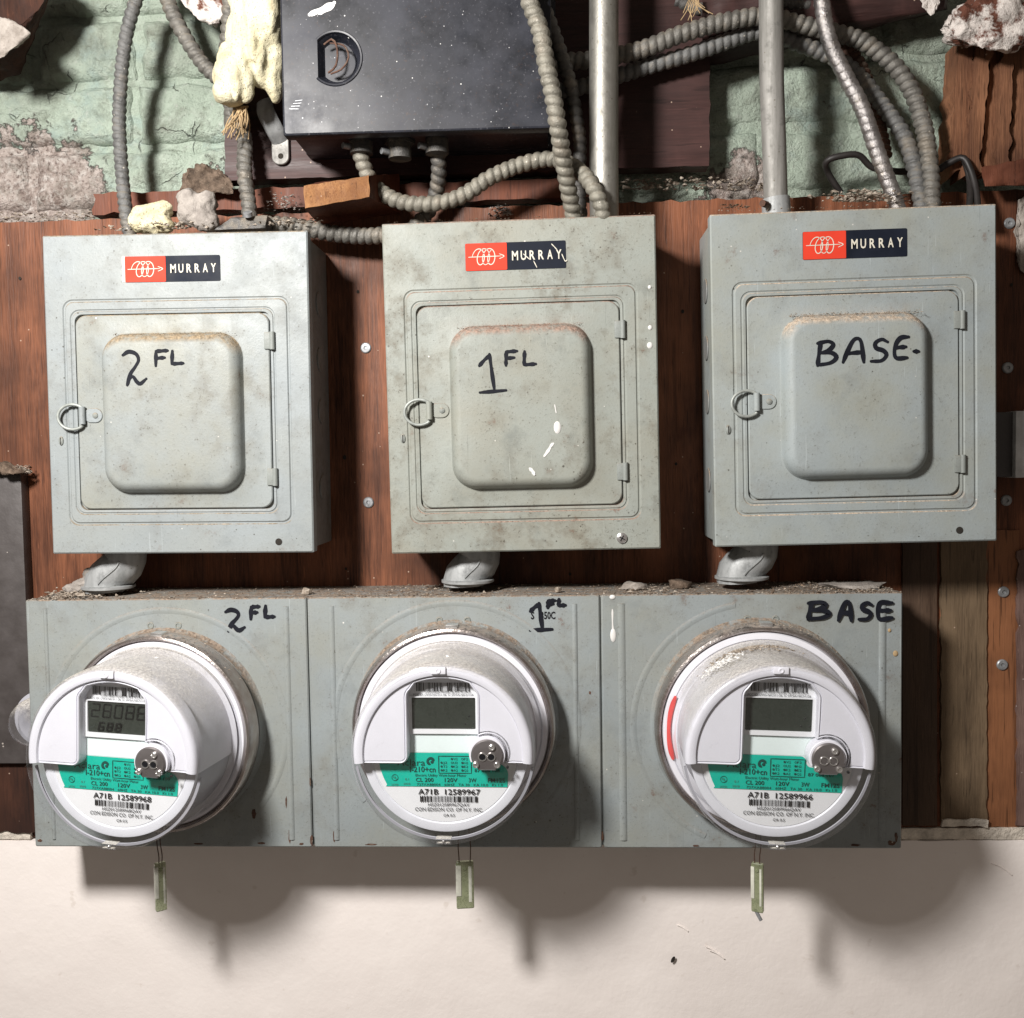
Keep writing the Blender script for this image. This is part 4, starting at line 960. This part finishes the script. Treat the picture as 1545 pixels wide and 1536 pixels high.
o = chips('plaster_crumbs', S, M['drip'], t3); o['kind'] = 'stuff'

# ================================================================== BLACK BOX
yB = -.090
tl, tr, br, bl = P(424, -120, yB), P(838, -120, yB), P(828, 193, yB), P(427, 205, yB)
bb = empty('fuse_box', 'black enamelled steel box with a half round finger pull, top centre', 'electrical box', (bl.x, 0, bl.z))
th = math.atan2(br.z-bl.z, br.x-bl.x); bb.rotation_euler = (0, -th, 0)
Wb = (br-bl).length+.003; Hb = .20
fc = P(506, 88, yB); inv = (Matrix.Translation((bl.x, 0, bl.z)) @ Matrix.Rotation(-th, 4, 'Y')).inverted(); fc = inv @ fc
# lid with a pressed D-shaped finger pull
def dshape(r, cx_, cz_, xl): 
    a0 = math.degrees(math.acos(max(-1, min(1, xl/r)))) ; return [(cx_+r*math.cos(R(a)), cz_+r*math.sin(R(a))) for a in [a0*(1-2*i/27) for i in range(28)]]
def outer():
    pts = []; n = 28
    for i in range(n):
        a = R(130-260*i/27); dx, dz = math.cos(a), math.sin(a)
        tx = ((Wb-fc.x) if dx > 0 else fc.x)/max(abs(dx), 1e-6); tz = ((Hb-fc.z) if dz > 0 else fc.z)/max(abs(dz), 1e-6); k_ = min(tx, tz)
        pts.append((fc.x+dx*k_, fc.z+dz*k_))
    return pts
R_ = rrect(.0, Wb, .0, Hb, .002, 6); 
D0 = dshape(.0215, fc.x, fc.z, -.0150)
bm = bmesh.new()
o_pts = [(0, 0), (Wb, 0), (Wb, Hb), (0, Hb)]
lid = loft('lid', [(rrect(0, Wb, 0, Hb, .002, 6), -.078), (rrect(0, Wb, 0, Hb, .002, 6), yB+.0018), (rrect(.0005, Wb-.0005, .0005, Hb-.0005, .002, 6), yB+.0006), (rrect(.0018, Wb-.0018, .0018, Hb-.0018, .002, 6), yB)], M['black'], bb, cap=False)
# front sheet with the hole: triangulated between the outline and the D
bm = bmesh.new(); O_ = [bm.verts.new((x, yB, z)) for x, z in rrect(.0018, Wb-.0018, .0018, Hb-.0018, .002, 6)]; I_ = [bm.verts.new((x, yB, z)) for x, z in D0]
eo = [bm.edges.new((O_[i], O_[(i+1) % len(O_)])) for i in range(len(O_))]; ei = [bm.edges.new((I_[i], I_[(i+1) % len(I_)])) for i in range(len(I_))]
bmesh.ops.triangle_fill(bm, use_beauty=True, edges=eo+ei); ff = bmobj('lid_face', bm, M['black'], lid, smooth=False)
for p in ff.data.polygons: pass
loft('finger_pull', [(D0, yB), ([(fc.x+(x-fc.x)*.95, fc.z+(z-fc.z)*.95) for x, z in D0], yB+.0012), ([(fc.x+(x-fc.x)*.82, fc.z+(z-fc.z)*.84) for x, z in D0], yB+.006), ([(fc.x+(x-fc.x)*.70, fc.z+(z-fc.z)*.76) for x, z in D0], yB+.0085)], M['black'], lid)
lathe('pull_rim', [(.0232, yB), (.0225, yB-.0010), (.0212, yB-.0008), (.0205, yB+.0006)], M['black'], lid, 40, (fc.x, fc.z), a0=R(-135), a1=R(135))
tube('bent_wire', [Vector((fc.x-.009, yB-.001, fc.z+.011)), Vector((fc.x-.001, yB-.004, fc.z+.014)), Vector((fc.x+.003, yB-.005, fc.z+.004)), Vector((fc.x+.001, yB-.004, fc.z-.008)), Vector((fc.x-.006, yB-.001, fc.z-.012))], .0009, M['rustc'], lid, 8)
tube('bent_wire', [Vector((fc.x-.004, yB-.001, fc.z+.012)), Vector((fc.x+.008, yB-.003, fc.z+.009)), Vector((fc.x+.012, yB-.004, fc.z-.001)), Vector((fc.x+.006, yB-.003, fc.z-.010)), Vector((fc.x-.004, yB-.001, fc.z-.013))], .0008, M['rustc'], lid, 8)
box('case', .004, Wb-.004, -.079, -.0225, .004, Hb, M['black'], bb, .001)
box('mounting_plate', .002, Wb+.004, -.0215, -.0025, .0055, Hb, M['black'], bb, .001)
a = inv @ P(492, 12, yB-.0003)
strokes('paint_smear', [[(a.x-.014, a.z-.005), (a.x-.004, a.z-.001), (a.x+.004, a.z+.003)], [(a.x-.006, a.z-.004), (a.x+.003, a.z), (a.x+.007, a.z+.004)]], .004, yB-.0004, M['drip'], lid)
for dz in range(5):
    strokes('scrape', [[(.006+dz*.0017, .022+dz*.0021), (.014+dz*.0011, .0217+dz*.0024)]], .00035, yB-.0002-.00003*dz, M['washer'], lid) if dz < 4 else None
# strap clamp beside the black box
cc_ = P(424, 236, -.006); sc_o = empty('strap_clamp', 'small grey cable strap screwed to the board, lower left of the black box', 'clamp', (cc_.x, 0, cc_.z))
bm = bmesh.new(); strap = loft('tab', [(rrect(-.0085, .0075, -.0075, .026, .0072, 8), -.0035), (rrect(-.0085, .0075, -.0075, .026, .0072, 8), -.0062), (rrect(-.0079, .0069, -.0069, .0254, .0066, 8), -.0070)], M['emt2'], sc_o)
tube('strap_bow', [Vector((0, -.006, .014)), Vector((-.003, -.017, .022)), Vector((-.009, -.021, .036)), Vector((-.012, -.012, .048))], .0082, M['cast'], sc_o, 14, oval=.35)
cyl('screw_hole', (0, 0), .0026, -.0074, -.006, M['gap'], strap, 16)

# ================================================================== CABLES AND CONDUITS
def cable(pts, r_px, m, label, pitch_px=12.5, depth=.24, seg=16, name='armoured_cable', y_ref=None, sharp=1.0, cat='cable', group=None):
    w_ = [P(*q) for q in pts]; yr = sum(q[2] for q in pts)/len(pts); k = (yr-CAM.y)/FPX
    o = tube(name, w_, r_px*k, M[m], None, seg, pitch_px*k, depth, sharp=sharp); tag(o, label, cat, group); return o
cable([(232, -70, -.03), (205, 0, -.03), (188, 70, -.028), (182, 130, -.026), (180, 200, -.026), (184, 260, -.028), (190, 320, -.038), (196, 365, -.042)], 10.4, 'cablegrey', 'slim grey armoured cable dropping to the far left of the left panel', 11.5)
cable([(240, -60, -.022), (255, 5, -.022), (278, 55, -.020), (305, 95, -.018), (330, 120, -.018), (352, 150, -.016), (368, 200, -.020), (368, 250, -.030), (373, 300, -.036), (378, 350, -.042)], 11.8, 'cable', 'grey armoured cable running down behind the yellow foam to the left panel', 12.0)
cable([(352, -60, -.028), (347, 0, -.028), (342, 45, -.024), (338, 95, -.018), (345, 140, -.008), (350, 190, -.004)], 11.5, 'cable', 'short armoured cable coming from the top edge into the yellow foam', 12.0)
cable([(542, 222, -.055), (549, 250, -.052), (565, 282, -.048), (600, 303, -.050), (650, 306, -.052), (700, 292, -.052), (740, 268, -.052), (785, 247, -.050), (830, 240, -.052), (866, 252, -.062), (893, 280, -.079), (908, 312, -.080), (914, 350, -.072)], 12.2, 'cablelite', 'long sagging armoured cable from under the black box to the middle panel', 12.5)
cable([(780, -70, -.108), (797, 0, -.108), (816, 50, -.108), (829, 115, -.107), (841, 180, -.102), (850, 240, -.086), (860, 300, -.066), (866, 350, -.050)], 13.4, 'cablelite', 'thick dusty armoured cable hanging in front beside the black box', 14.2, .24)
cable([(796, -70, -.085), (818, 0, -.082), (843, 65, -.070), (861, 130, -.058), (872, 190, -.048), (876, 240, -.040), (874, 290, -.032), (876, 345, -.035)], 10.5, 'cabledark', 'darker armoured cable just behind the thick one beside the black box', 13.0)
cable([(659, 215, -.050), (660, 250, -.042), (657, 285, -.030), (648, 315, -.022), (625, 345, -.030), (600, 362, -.04)], 12, 'cabledark', 'short armoured cable from the black box to the middle panel corner', 12.0)
cable([(378, 345, -.046), (410, 339, -.040), (455, 342, -.034), (505, 354, -.030), (550, 358, -.030), (600, 356, -.032), (660, 360, -.03)], 13.0, 'cable', 'dusty armoured cable running sideways between left and middle panels', 12.0)
cable([(760, 112, -.034), (850, 92, -.034), (900, 88, -.034), (965, 73, -.034), (1030, 52, -.036), (1090, 32, -.036), (1150, 24, -.034), (1215, 38, -.028), (1262, 52, -.024), (1305, 66, -.022), (1348, 98, -.022), (1378, 140, -.024), (1396, 190, -.028), (1402, 245, -.034), (1404, 300, -.040), (1405, 335, -.044)], 13.0, 'cable', 'upper of two armoured cables crossing behind both pipes, ends outermost at right panel', 12.2)
cable([(800, 138, -.020), (880, 130, -.020), (960, 106, -.020), (1030, 86, -.022), (1090, 64, -.022), (1150, 50, -.020), (1210, 66, -.016), (1262, 88, -.014), (1300, 120, -.014), (1335, 160, -.018), (1362, 205, -.024), (1378, 250, -.030), (1388, 300, -.036), (1392, 335, -.040)], 12.0, 'cablegrey', 'lower of two armoured cables crossing behind both pipes to the right panel', 12.2)
cable([(1228, -70, -.052), (1238, 0, -.052), (1252, 55, -.052), (1275, 110, -.052), (1300, 165, -.052), (1322, 220, -.050), (1338, 270, -.048), (1350, 310, -.046), (1358, 340, -.045)], 11.6, 'flex', 'shiny flexible steel conduit curving down to the right panel', 12.0, .10, sharp=1.5, name='flexible_conduit')
cable([(1270, 60, -.006), (1296, 100, -.006), (1315, 150, -.008), (1330, 200, -.010), (1336, 240, -.012)], 11, 'rustc', 'rusty cable end hidden behind the shiny flexible conduit', 9, .3)
cable([(1020, 2, .000), (1060, 14, -.004), (1110, 22, -.006), (1180, 10, -.006), (1260, 4, -.004), (1330, -8, 0)], 9.5, 'cabledark', 'dark grimy cable along the very top between the two pipes', 12)
# rigid conduits
def pipe(name, pts, r, m, label, cat='conduit'):
    o = tube(name, [P(*q) for q in pts], r, M[m], None, 32, step=.02); return tag(o, label, cat)
pipe('steel_conduit', [(911, -80, -.060), (911, 100, -.060), (911, 250, -.060), (912, 350, -.058)], .0125, 'emt', 'bright shiny steel conduit standing between the black box and dark board')
pc = empty('steel_conduit', 'weathered grey steel conduit with a set screw fitting on the right panel', 'conduit', tuple(P(1170, 316, -.045)))
def local(o, p): return p-o.location
tube('pipe', [local(pc, P(*q)) for q in ((1163, -80, -.052), (1164, 100, -.050), (1168, 220, -.047), (1171, 320, -.045))], .0102, M['emt2'], pc, 32, step=.02)
cn = tube('connector', [local(pc, P(1170, 300, -.045)), local(pc, P(1171, 312, -.045)), local(pc, P(1172, 345, -.045))], .0122, M['cast'], pc, 32, step=.004)
a = local(pc, P(1157, 309, -.056)); tube('set_screw', [a, a+Vector((-.0025, -.003, 0)), a+Vector((-.005, -.006, 0))], .0030, M['rustc'], cn, 8)
# cable connectors under the black box
for (u, v, lb) in ((545, 228, 'left'), (603, 236, 'middle'), (659, 228, 'right')):
    top = P(u, v-24, -.055); o = empty('cable_connector', {'left': 'dark cable connector under the black box where the sagging cable starts', 'middle': 'empty dark connector under the black box between the other two', 'right': 'dark connector under the black box with the short straight cable'}[lb], 'connector', tuple(top), group='connectors under the black box')
    tube('sleeve', [Vector((0, 0, .004)), Vector((0, 0, -.005)), Vector((0, 0, -.016))], .0100, M['cabledark'], o, 20, step=.002)
    tube('locknut', [Vector((0, 0, .003)), Vector((0, 0, .0)), Vector((0, 0, -.003))], .0135, M['cabledark'], o, 6, step=.002)
    tube('clamp_screw', [Vector((-.009, -.004, -.011)), Vector((-.011, -.006, -.011)), Vector((-.0145, -.009, -.011))], .0028, M['washer'], o, 10, step=.002)
# connector on top of the left panel
o = empty('cable_connector', 'flat cast connector lying on top of the left panel under the sideways cable', 'connector', tuple(P(372, 340, -.05)))
b_ = rocky('casting', [Vector(q) for q in ((-.025, -.012, -.006), (.02, -.014, -.006), (.022, -.01, .006), (-.01, -.012, .004), (-.025, .01, -.006), (.02, .012, .006), (.022, .012, -.006))], M['cabledark'], .0006, 150, 3); b_.parent = o
tube('clamp_screw', [Vector((.006, -.014, .004)), Vector((.006, -.015, .006)), Vector((.006, -.016, .0075))], .004, M['washer'], o, 12, step=.001)
# offset nipples between panels and cabinet
def nipple(top, mid, bot, label):
    o = empty('offset_nipple', label, 'offset nipple', tuple(P(bot[0], bot[1], -.046)), group='offset nipples between panels and cabinet')
    pts = [local(o, P(top[0], top[1]-20, -.046)), local(o, P(top[0], top[1]+6, -.046)), local(o, P(top[0]*.8+bot[0]*.2+1, top[1]*.72+bot[1]*.28+2, -.046)), local(o, P(top[0]*.25+bot[0]*.75, top[1]*.35+bot[1]*.65, -.046)), local(o, P(bot[0], bot[1]-8, -.046)), local(o, P(bot[0], bot[1]+6, -.046))]
    # octagonal casting
    tube('casting', pts, .0185, M['cast'], o, 9, step=.004)
    tube('seam_ridge', [p+Vector((.002, -.0185, 0)) for p in pts[1:5]], .0010, M['cast'], o, 6, step=.003)
    f = local(o, P(bot[0]+6, bot[1]+2, -.046)); 
    fl = lathe('flange', [(.004, .0), (.021, .0), (.0235, -.001), (.0235, -.003), (.02, -.0038), (.004, -.0038)], M['cast'], o, 40); fl.rotation_euler = (R(-90), 0, 0); fl.location = f
    return o
nipple((190, 838), None, (158, 886), 'leftmost offset nipple, cast zinc, under the panel marked 2 FL')
nipple((723, 836), None, (700, 877), 'middle offset nipple, cast zinc, under the panel marked 1 FL')
nipple((1142, 826), None, (1113, 872), 'rightmost offset nipple, cast zinc, under the panel marked BASE')
# thin black wires over the ledge
def wire(pts, r, lab, m='dark'):
    o = tube('black_wire', [P(*q) for q in pts], r, M[m], None, 8, step=.003); tag(o, lab, 'wire'); return o
wire([(1268, 290, .006), (1250, 262, .0), (1247, 244, -.01), (1265, 236, -.014), (1295, 234, -.014), (1315, 252, -.01), (1345, 258, -.008), (1372, 259, -.008), (1410, 258, -.012), (1430, 247, -.016), (1452, 238, -.020), (1464, 256, -.024), (1472, 285, -.03), (1476, 320, -.04)], .0030, 'black wire arching over the ledge behind the right panel cables')
wire([(1455, 240, -.018), (1462, 265, -.02), (1464, 290, -.03), (1462, 320, -.04)], .0030, 'second black wire dropping to the right corner of the right panel')

# ================================================================== FOAM, RUBBLE, WOOD BLOCK
def B(u, v, y, r, ry=None, rz=None): 
    p = P(u, v, y); return (tuple(p), (r, ry or r, rz or r))
fo = blob('foam_blob', [B(388, -10, -.05, .026, .02, .03), B(400, 25, -.056, .020, .02, .03), B(372, 55, -.054, .013, .014, .030), B(352, 105, -.056, .016, .016, .026), B(346, 140, -.054, .015, .014, .012), B(332, 118, -.050, .006, .008, .016), B(385, 80, -.052, .016, .014, .020), B(395, 105, -.050, .012, .012, .016), B(412, 60, -.048, .013, .014, .04), B(414, 118, -.046, .008, .012, .022), B(366, 15, -.056, .010, .010, .03), B(392, 60, -.062, .006, .007, .028), B(365, 85, -.064, .006, .006, .02), B(370, 125, -.060, .008, .008, .018), B(350, 60, -.052, .006, .008, .022), B(408, -5, -.07, .008, .01, .03), B(380, 40, -.068, .005, .006, .03), B(356, 125, -.068, .005, .006, .016)], .0017, .0020, 55, M['foam'])
tag(fo, 'drooping mass of cream expanding foam hanging left of the black box', 'foam')
fo = blob('foam_lump', [B(222, 326, -.060, .014, .012, .009), B(243, 318, -.058, .011, .011, .009), B(208, 338, -.062, .009, .01, .007), B(236, 340, -.06, .016, .012, .008)], .0018, .003, 80, M['foam'])
tag(fo, 'small cream foam lump sitting on top of the left panel', 'foam')
ro = blob('mineral_wool_lump', [B(296, 318, -.055, .017, .013, .016), B(285, 302, -.055, .011, .012, .009), B(312, 304, -.053, .010, .012, .010), B(312, 335, -.058, .012, .012, .009)], .0018, .003, 90, M['wool'])
tag(ro, 'grey fluffy wool lump beside the cream foam on the left panel', 'insulation')
S = []
for _ in range(260):
    u = random.choice((random.gauss(280, 22), random.gauss(430, 25), random.gauss(222, 40))); S.append((P(u, 351-(u-68)*.033+random.uniform(-9, 1), random.uniform(-.08, -.03)), random.uniform(.001, .0032)))
o = chips('panel_top_debris', S, M['crumb']); tag(o, 'loose crumbs and flakes along the top of the left panel', 'debris', kind='stuff')
S = [(P(random.gauss(1300, 28), 303-random.random()**2*16, random.uniform(-.07, -.03)), random.uniform(.001, .004)) for _ in range(260)]+[(P(random.uniform(1085, 1480), 318-(random.random()*3), random.uniform(-.082, -.07)), random.uniform(.0006, .0014)) for _ in range(70)]
for i, (p, s) in enumerate(S[260:]): S[260+i] = (P(1085+395*i/70*random.uniform(.8, 1), 320-(395*i/70)*.034-random.random()*3, -.08), s)
o = chips('panel_top_debris', S, M['crumb']); tag(o, 'pile of pale plaster flakes on top of the right panel', 'debris', kind='stuff')
S = [(P(1112+random.gauss(0, 12), 314-random.random()*6, -.07), random.uniform(.0006, .0018)) for _ in range(60)]+[(P(random.uniform(600, 985), 330, -.08)+Vector((0, 0, 0)), .0004) for _ in range(0)]
S += [(P(u, 337-(u-574)*.036-random.random()*2, -.081), random.uniform(.0005, .0012)) for u in [random.uniform(580, 985) for _ in range(50)]]
o = chips('panel_top_debris', S, M['crumbdark']); tag(o, 'thin line of dark grit along the top of the middle panel', 'debris', kind='stuff')
# ledge rubble where plaster meets plywood
S = []
for _ in range(200):
    u = random.uniform(905, 1160); S.append((P(u, random.uniform(268, 288), random.uniform(-.002, .02)), random.uniform(.001, .004)))
for _ in range(160):
    u = random.uniform(-30, 150); S.append((P(u, random.uniform(320, 336), random.uniform(.002, .02)), random.uniform(.0008, .003)))
o = chips('ledge_rubble', S, M['crumb']); tag(o, 'crumbled brick rubble lying on the top edge of the plywood', 'debris', kind='stuff')
# end-grain wood block
wb = empty('wood_block', 'sawn wooden block with bright orange cut end, below the black box', 'wood block', tuple(P(530, 300, -.03)))
q = [P(459, 281, -.075), P(557, 265, -.075), P(557, 297, -.075), P(460, 315, -.075)]; bk = [P(480, 275, -.001), P(602, 262, -.001), P(606, 322, -.001), P(482, 340, -.001)]
q = [local(wb, v) for v in q]; bk = [local(wb, v) for v in bk]
bm = bmesh.new(); vv = [bm.verts.new(v) for v in q+bk]
for f in ((3, 2, 6, 7), (0, 1, 5, 4)[::-1], (1, 2, 6, 5)[::-1], (0, 3, 7, 4), (4, 5, 6, 7)): bm.faces.new([vv[i] for i in f])
bmesh.ops.subdivide_edges(bm, edges=bm.edges, cuts=8, use_grid_fill=True)
for v in bm.verts: v.co += Vector((noise.noise(v.co*90), noise.noise(v.co*90+Vector((5, 0, 0))), noise.noise(v.co*90+Vector((0, 9, 0)))))*.0008
bmobj('block', bm, M['blockside'], wb, ang=50)
cq = sum(q, Vector())/4; rough_board('cut_end', [cq+(v-cq)*1.002+Vector((0, -.0004, 0)) for v in q], q[0].y-.0006, .0016, M['endgrain'], wb, 30, 10, .0014, .0005)
S = [(P(random.gauss(425, 12), random.gauss(305, 7), -.012), random.uniform(.0008, .0022)) for _ in range(90)]+[(P(random.gauss(760, 8), random.gauss(318, 6), -.003), random.uniform(.001, .003)) for _ in range(50)]
o = chips('paint_flakes', S, M['wool']); tag(o, 'pale flakes stuck to the boards left of the orange wood block', 'debris', kind='stuff')
# frayed fibres under the foam
V, F = [], []; o = empty('frayed_rope', 'frayed tan fibres hanging under the yellow foam', 'rope', tuple(P(362, 175, -.04)))
for k in range(26):
    a = P(random.gauss(364, 6), 160, -.045); b = P(random.gauss(362, 12), random.uniform(188, 212), -.045+random.uniform(-.01, .01)); m_ = (a+b)/2+Vector((random.uniform(-.003, .003), 0, 0))
    tube('strand', [local(o, a), local(o, m_), local(o, b)], .0006, M['straw'], o, 5, step=.004)
# ---- debris on the cabinet top
S = []
def dens(u): return .25+1.0*math.exp(-((u-100)/50)**2)+1.3*math.exp(-((u-1270)/110)**2)+.9*math.exp(-((u-985)/60)**2)+.5*math.exp(-((u-640)/90)**2)
zc_top = cab.location.z+zTop
nS = 0
while nS < 2600:
    u = random.uniform(40, 1360)
    if random.random() > dens(u)/1.8: continue
    yy = -.083+random.random()**1.4*.078; p = P(u, 890, yy); s = random.uniform(.0005, .0013)*(1.8 if random.random() < .12 else 1)
    S.append((Vector((P(u, 900, -.08).x*(yy+.93)/.85 if False else P(u, 900, -.083).x, yy, zc_top+s*.35)), s)); nS += 1
h_ = len(S)//2
o = chips('cabinet_top_dust', S[:h_], M['crumb']); tag(o, 'pale plaster crumbs strewn along the top of the meter cabinet', 'debris', kind='stuff')
o = chips('cabinet_top_grit', S[h_:], M['crumbdark']); tag(o, 'dark grit mixed with the crumbs on the meter cabinet top', 'debris', kind='stuff')
def on_top(u, y): p = P(u, 900, -.083); return Vector((p.x, y, zc_top))
def flake(u, y, sx, sy, sz, m, lab, nm='plaster_flake', cat='flake', amp=.0012):
    p = on_top(u, y); pts = [p+Vector((sx*math.cos(a)*random.uniform(.7, 1.1), sy*math.sin(a)*random.uniform(.7, 1.1), z_)) for a in [k*math.pi/4 for k in range(8)] for z_ in (.0002, sz*random.uniform(.5, 1.1))]
    o = rocky(nm, pts, M[m], amp, 150, 2); tag(o, lab, cat); return o
flake(962, -.045, .013, .010, .006, 'rock', 'curled pale plaster flake on the cabinet near the dark one')
flake(1036, -.040, .011, .010, .007, 'dirt', 'dark curled flake on the cabinet left of the right nipple')
flake(452, -.060, .005, .004, .005, 'crumb', 'small tan pebble on the cabinet top above the first seam', 'pebble', 'pebble', .0008)
flake(842, -.062, .0035, .0035, .0045, 'crumb', 'tiny tan pebble on the cabinet top above the middle section', 'pebble', 'pebble', .0006)
flake(1300, -.045, .030, .020, .004, 'wool', 'flat grey dust mat on the cabinet top at the right', 'dust_mat', 'debris', .001)
tw = blob('twisted_debris', [(tuple(on_top(85, -.05)+Vector((0, 0, .006))), (.012, .006, .0045)), (tuple(on_top(100, -.05)+Vector((0, 0, .010))), (.011, .006, .005)), (tuple(on_top(114, -.05)+Vector((0, 0, .018))), (.009, .006, .006))], .0013, .0022, 130, M['wool'])
tag(tw, 'grey crusty twist of debris leaning by the left nipple', 'debris')
S = [(on_top(random.gauss(100, 22), random.uniform(-.08, -.02))+Vector((0, 0, random.random()*.004)), random.uniform(.001, .003)) for _ in range(320)]
o = chips('plaster_pile', S, M['crumb']); tag(o, 'pile of pale crumbs at the left end of the cabinet top', 'debris', kind='stuff')
# ================================================================== LEFT TRUNKING, RIGHT BOX
tk = empty('grey_trunking', 'dark grey metal trunking at the left edge, speckled white', 'trunking', tuple(P(0, 1150, 0)))
a, b = P(-60, 712, -.014), P(49, 1152, -.014); a -= tk.location; b -= tk.location
box('case', a.x, b.x, -.014, -.0005, b.z, a.z, M['leftbox'], tk, .001)
S = [(P(random.uniform(-30, 47), 714-random.random()**1.5*12, random.uniform(-.018, -.001)), random.uniform(.0008, .0026)) for _ in range(420)]
o = chips('trunking_top_rubble', S, M['crumb']); tag(o, 'rubble heaped on top of the left grey trunking', 'debris', kind='stuff')
lump('mortar_lump', [(-20, 712, -.02), (-20, 694, -.02), (15, 698, -.02), (40, 712, -.02), (20, 716, -.03), (-10, 702, -.005), (30, 714, -.005)], 'dirt', 'brown mortar lump on top of the left grey trunking', 'rubble', .003, 120, 3)
cp_ = P(48, 1092, -.060); cp = empty('plastic_cap', 'dusty clear plastic dome partly hidden behind the cabinet left edge', 'cap', tuple(cp_))
lathe('dome', [(.0225, .018), (.0222, .004), (.020, -.004), (.014, -.009), (.006, -.011), (.0005, -.0112)], M['clear2'], cp, 48, cap=True)
lathe('dome_base', [(.026, .025), (.026, .018), (.0205, .017), (.002, .017)], M['inner'], cp, 48)
rb = empty('junction_box', 'small dark junction box with bright zinc cover at the right edge', 'junction box', tuple(P(1540, 670, 0)))
a, b = P(1500, 622, -.030)-rb.location, P(1536, 719, -.030)-rb.location
box('case', a.x-.004, b.x, -.030, -.0005, b.z, a.z, M['darkbox'], rb, .001)
a, b = P(1533, 620, -.036)-rb.location, P(1600, 720, -.036)-rb.location
box('cover', a.x, b.x, -.036, -.0005, b.z, a.z, M['zinc'], rb, .001)
lump('splintered_edge', [(1536, 300, -.004), (1570, 292, -.004), (1570, 420, -.004), (1540, 410, -.004), (1531, 350, -.003), (1570, 300, .0), (1570, 420, .0), (1536, 400, 0)], 'rock', 'pale splintered patch on the plywood at the right edge', 'splinter', .003, 120, 4)

# ================================================================== SEALS
def seal(u, v0, v1, wpx, ang, label, wires):
    y = -.104; p = P(u, v0, y); o = empty('seal_tag', label, 'seal tag', tuple(p), Matrix.Rotation(ang, 3, 'Z'), 'green seals hanging from the meters')
    k = (y-CAM.y)/FPX; h = (v1-v0)*k; w_ = wpx*k
    loft('green_body', [(rrect(-w_/2, w_/2, -h, 0, .0012, 4), .0014), (rrect(-w_/2, w_/2, -h, 0, .0012, 4), -.0014), (rrect(-w_/2+.0006, w_/2-.0006, -h+.0006, -.0006, .001, 4), -.0019)], M['tag'], o)
    g_ = box('pale_sleeve', -w_/2-.0003, -w_/2+w_*.28, -.0026, .0022, -h*.72, -.003, M['tagw'], o, .0004)
    box('pale_sleeve', w_/2-w_*.30, w_/2-w_*.12, -.0024, -.0016, -h*.86, -h*.1, M['tagw'], o, .0003)
    cyl('seal_boss', (0, -h*.14), .0016, -.0028, -.001, M['tag'], o, 14)
    for du in wires:
        x = du*k; tube('seal_wire', [Vector((x*.9, 0, -.004)), Vector((x, -.002, .006)), Vector((x*1.05, .002, .014)), Vector((x*.8, .004, .028))], .00045, M['rustc'], o, 6, step=.003)
    return o
seal(241, 1301, 1378, 17, R(38), 'leftmost seal tag, seen nearly edge on under the left meter', (-2, 3))
seal(701, 1299, 1373, 27, R(8), 'middle seal tag, seen wide with green face under the middle meter', (-9, 9))
s3 = seal(1143, 1302, 1378, 18, R(-25), 'rightmost seal tag with a crimp dangling under the right meter', (-4, 4))
tube('crimp', [Vector((-.002, 0, -.040)), Vector((0, 0, -.044)), Vector((.003, 0, -.049))], .0016, M['washer'], s3, 8, step=.002)
# dark fleck and small marks on the plaster
c_ = P(1015, 1446, -.0055); fk = obj('dark_fleck', [(c_.x+.0018*math.cos(k*math.pi/5)+.0012*math.sin(k*math.pi/5), -.0078, c_.z+.0032*math.sin(k*math.pi/5)) for k in range(10)]+[(c_.x, -.0060, c_.z)], [tuple(range(10))]+[(k, (k+1) % 10, 10) for k in range(10)], M['gap'], pw)
for (u, v, s) in ((1082, 1440, .010), (1072, 1432, .006), (1030, 1400, .007), (1510, 1310, .014)):
    c_ = P(u, v, -.0055); q = [(c_.x-s*.7, c_.z+s*.4), (c_.x, c_.z+s*.1), (c_.x+s*.7, c_.z-s*.45)]
    tube('plaster_scar', [Vector((x, -.0058, z)) for x, z in q], .0006, M['plaster'], pw, 8, step=.002)

lump('hanging_debris', [(1384, -30, -.03), (1425, -30, -.03), (1418, 4, -.03), (1404, 22, -.03), (1392, 10, -.03), (1400, -20, .0), (1410, 8, -.01)], 'redrock', 'little reddish crumb of plaster hanging at the top right of the silver conduit', 'rubble', .003, 110, 3)
lump('rust_scale', [(1300, 150, -.012), (1318, 140, -.016), (1334, 170, -.016), (1338, 200, -.012), (1322, 215, -.012), (1306, 185, -.010), (1318, 170, .01), (1330, 200, .01)], 'dirt', 'lumpy rust scale behind the shiny flexible conduit', 'rust', .004, 150, 3)
o = empty('frayed_rope', 'pale dusty fibres hanging at the very top between the two pipes', 'rope', tuple(P(1045, 0, -.03)))
for k in range(14):
    a = P(1045+random.gauss(0, 5), -6, -.03); b = P(1045+random.gauss(0, 12), random.uniform(8, 34), -.03); m_ = (a+b)/2+Vector((random.uniform(-.004, .004), 0, 0))
    tube('strand', [local(o, a), local(o, m_), local(o, b)], .0004, M['straw'], o, 5, step=.004)
cable([(1120, -40, -.02), (1150, -5, -.02), (1195, 8, -.018), (1250, 4, -.016), (1290, -30, -.016)], 9.5, 'cabledark', 'dark cable loop peeking in at the top edge beside the weathered conduit', 11)

for (u, v, q_) in ((520, 690, .0022), (540, 440, .0016), (1030, 470, .0018), (1020, 700, .0015), (30, 420, .0017), (860, 866, .0016), (522, 858, .0014), (1526, 430, .0016)):
    c_ = P(u, v, -.0006); obj('nail_hole', [(c_.x+q_*.8*math.cos(k*math.pi/5), -.0009, c_.z+q_*math.sin(k*math.pi/5)) for k in range(10)]+[(c_.x, -.0002, c_.z)], [tuple(range(10)), (0, 1, 10)], M['gap'], ply, smooth=False)
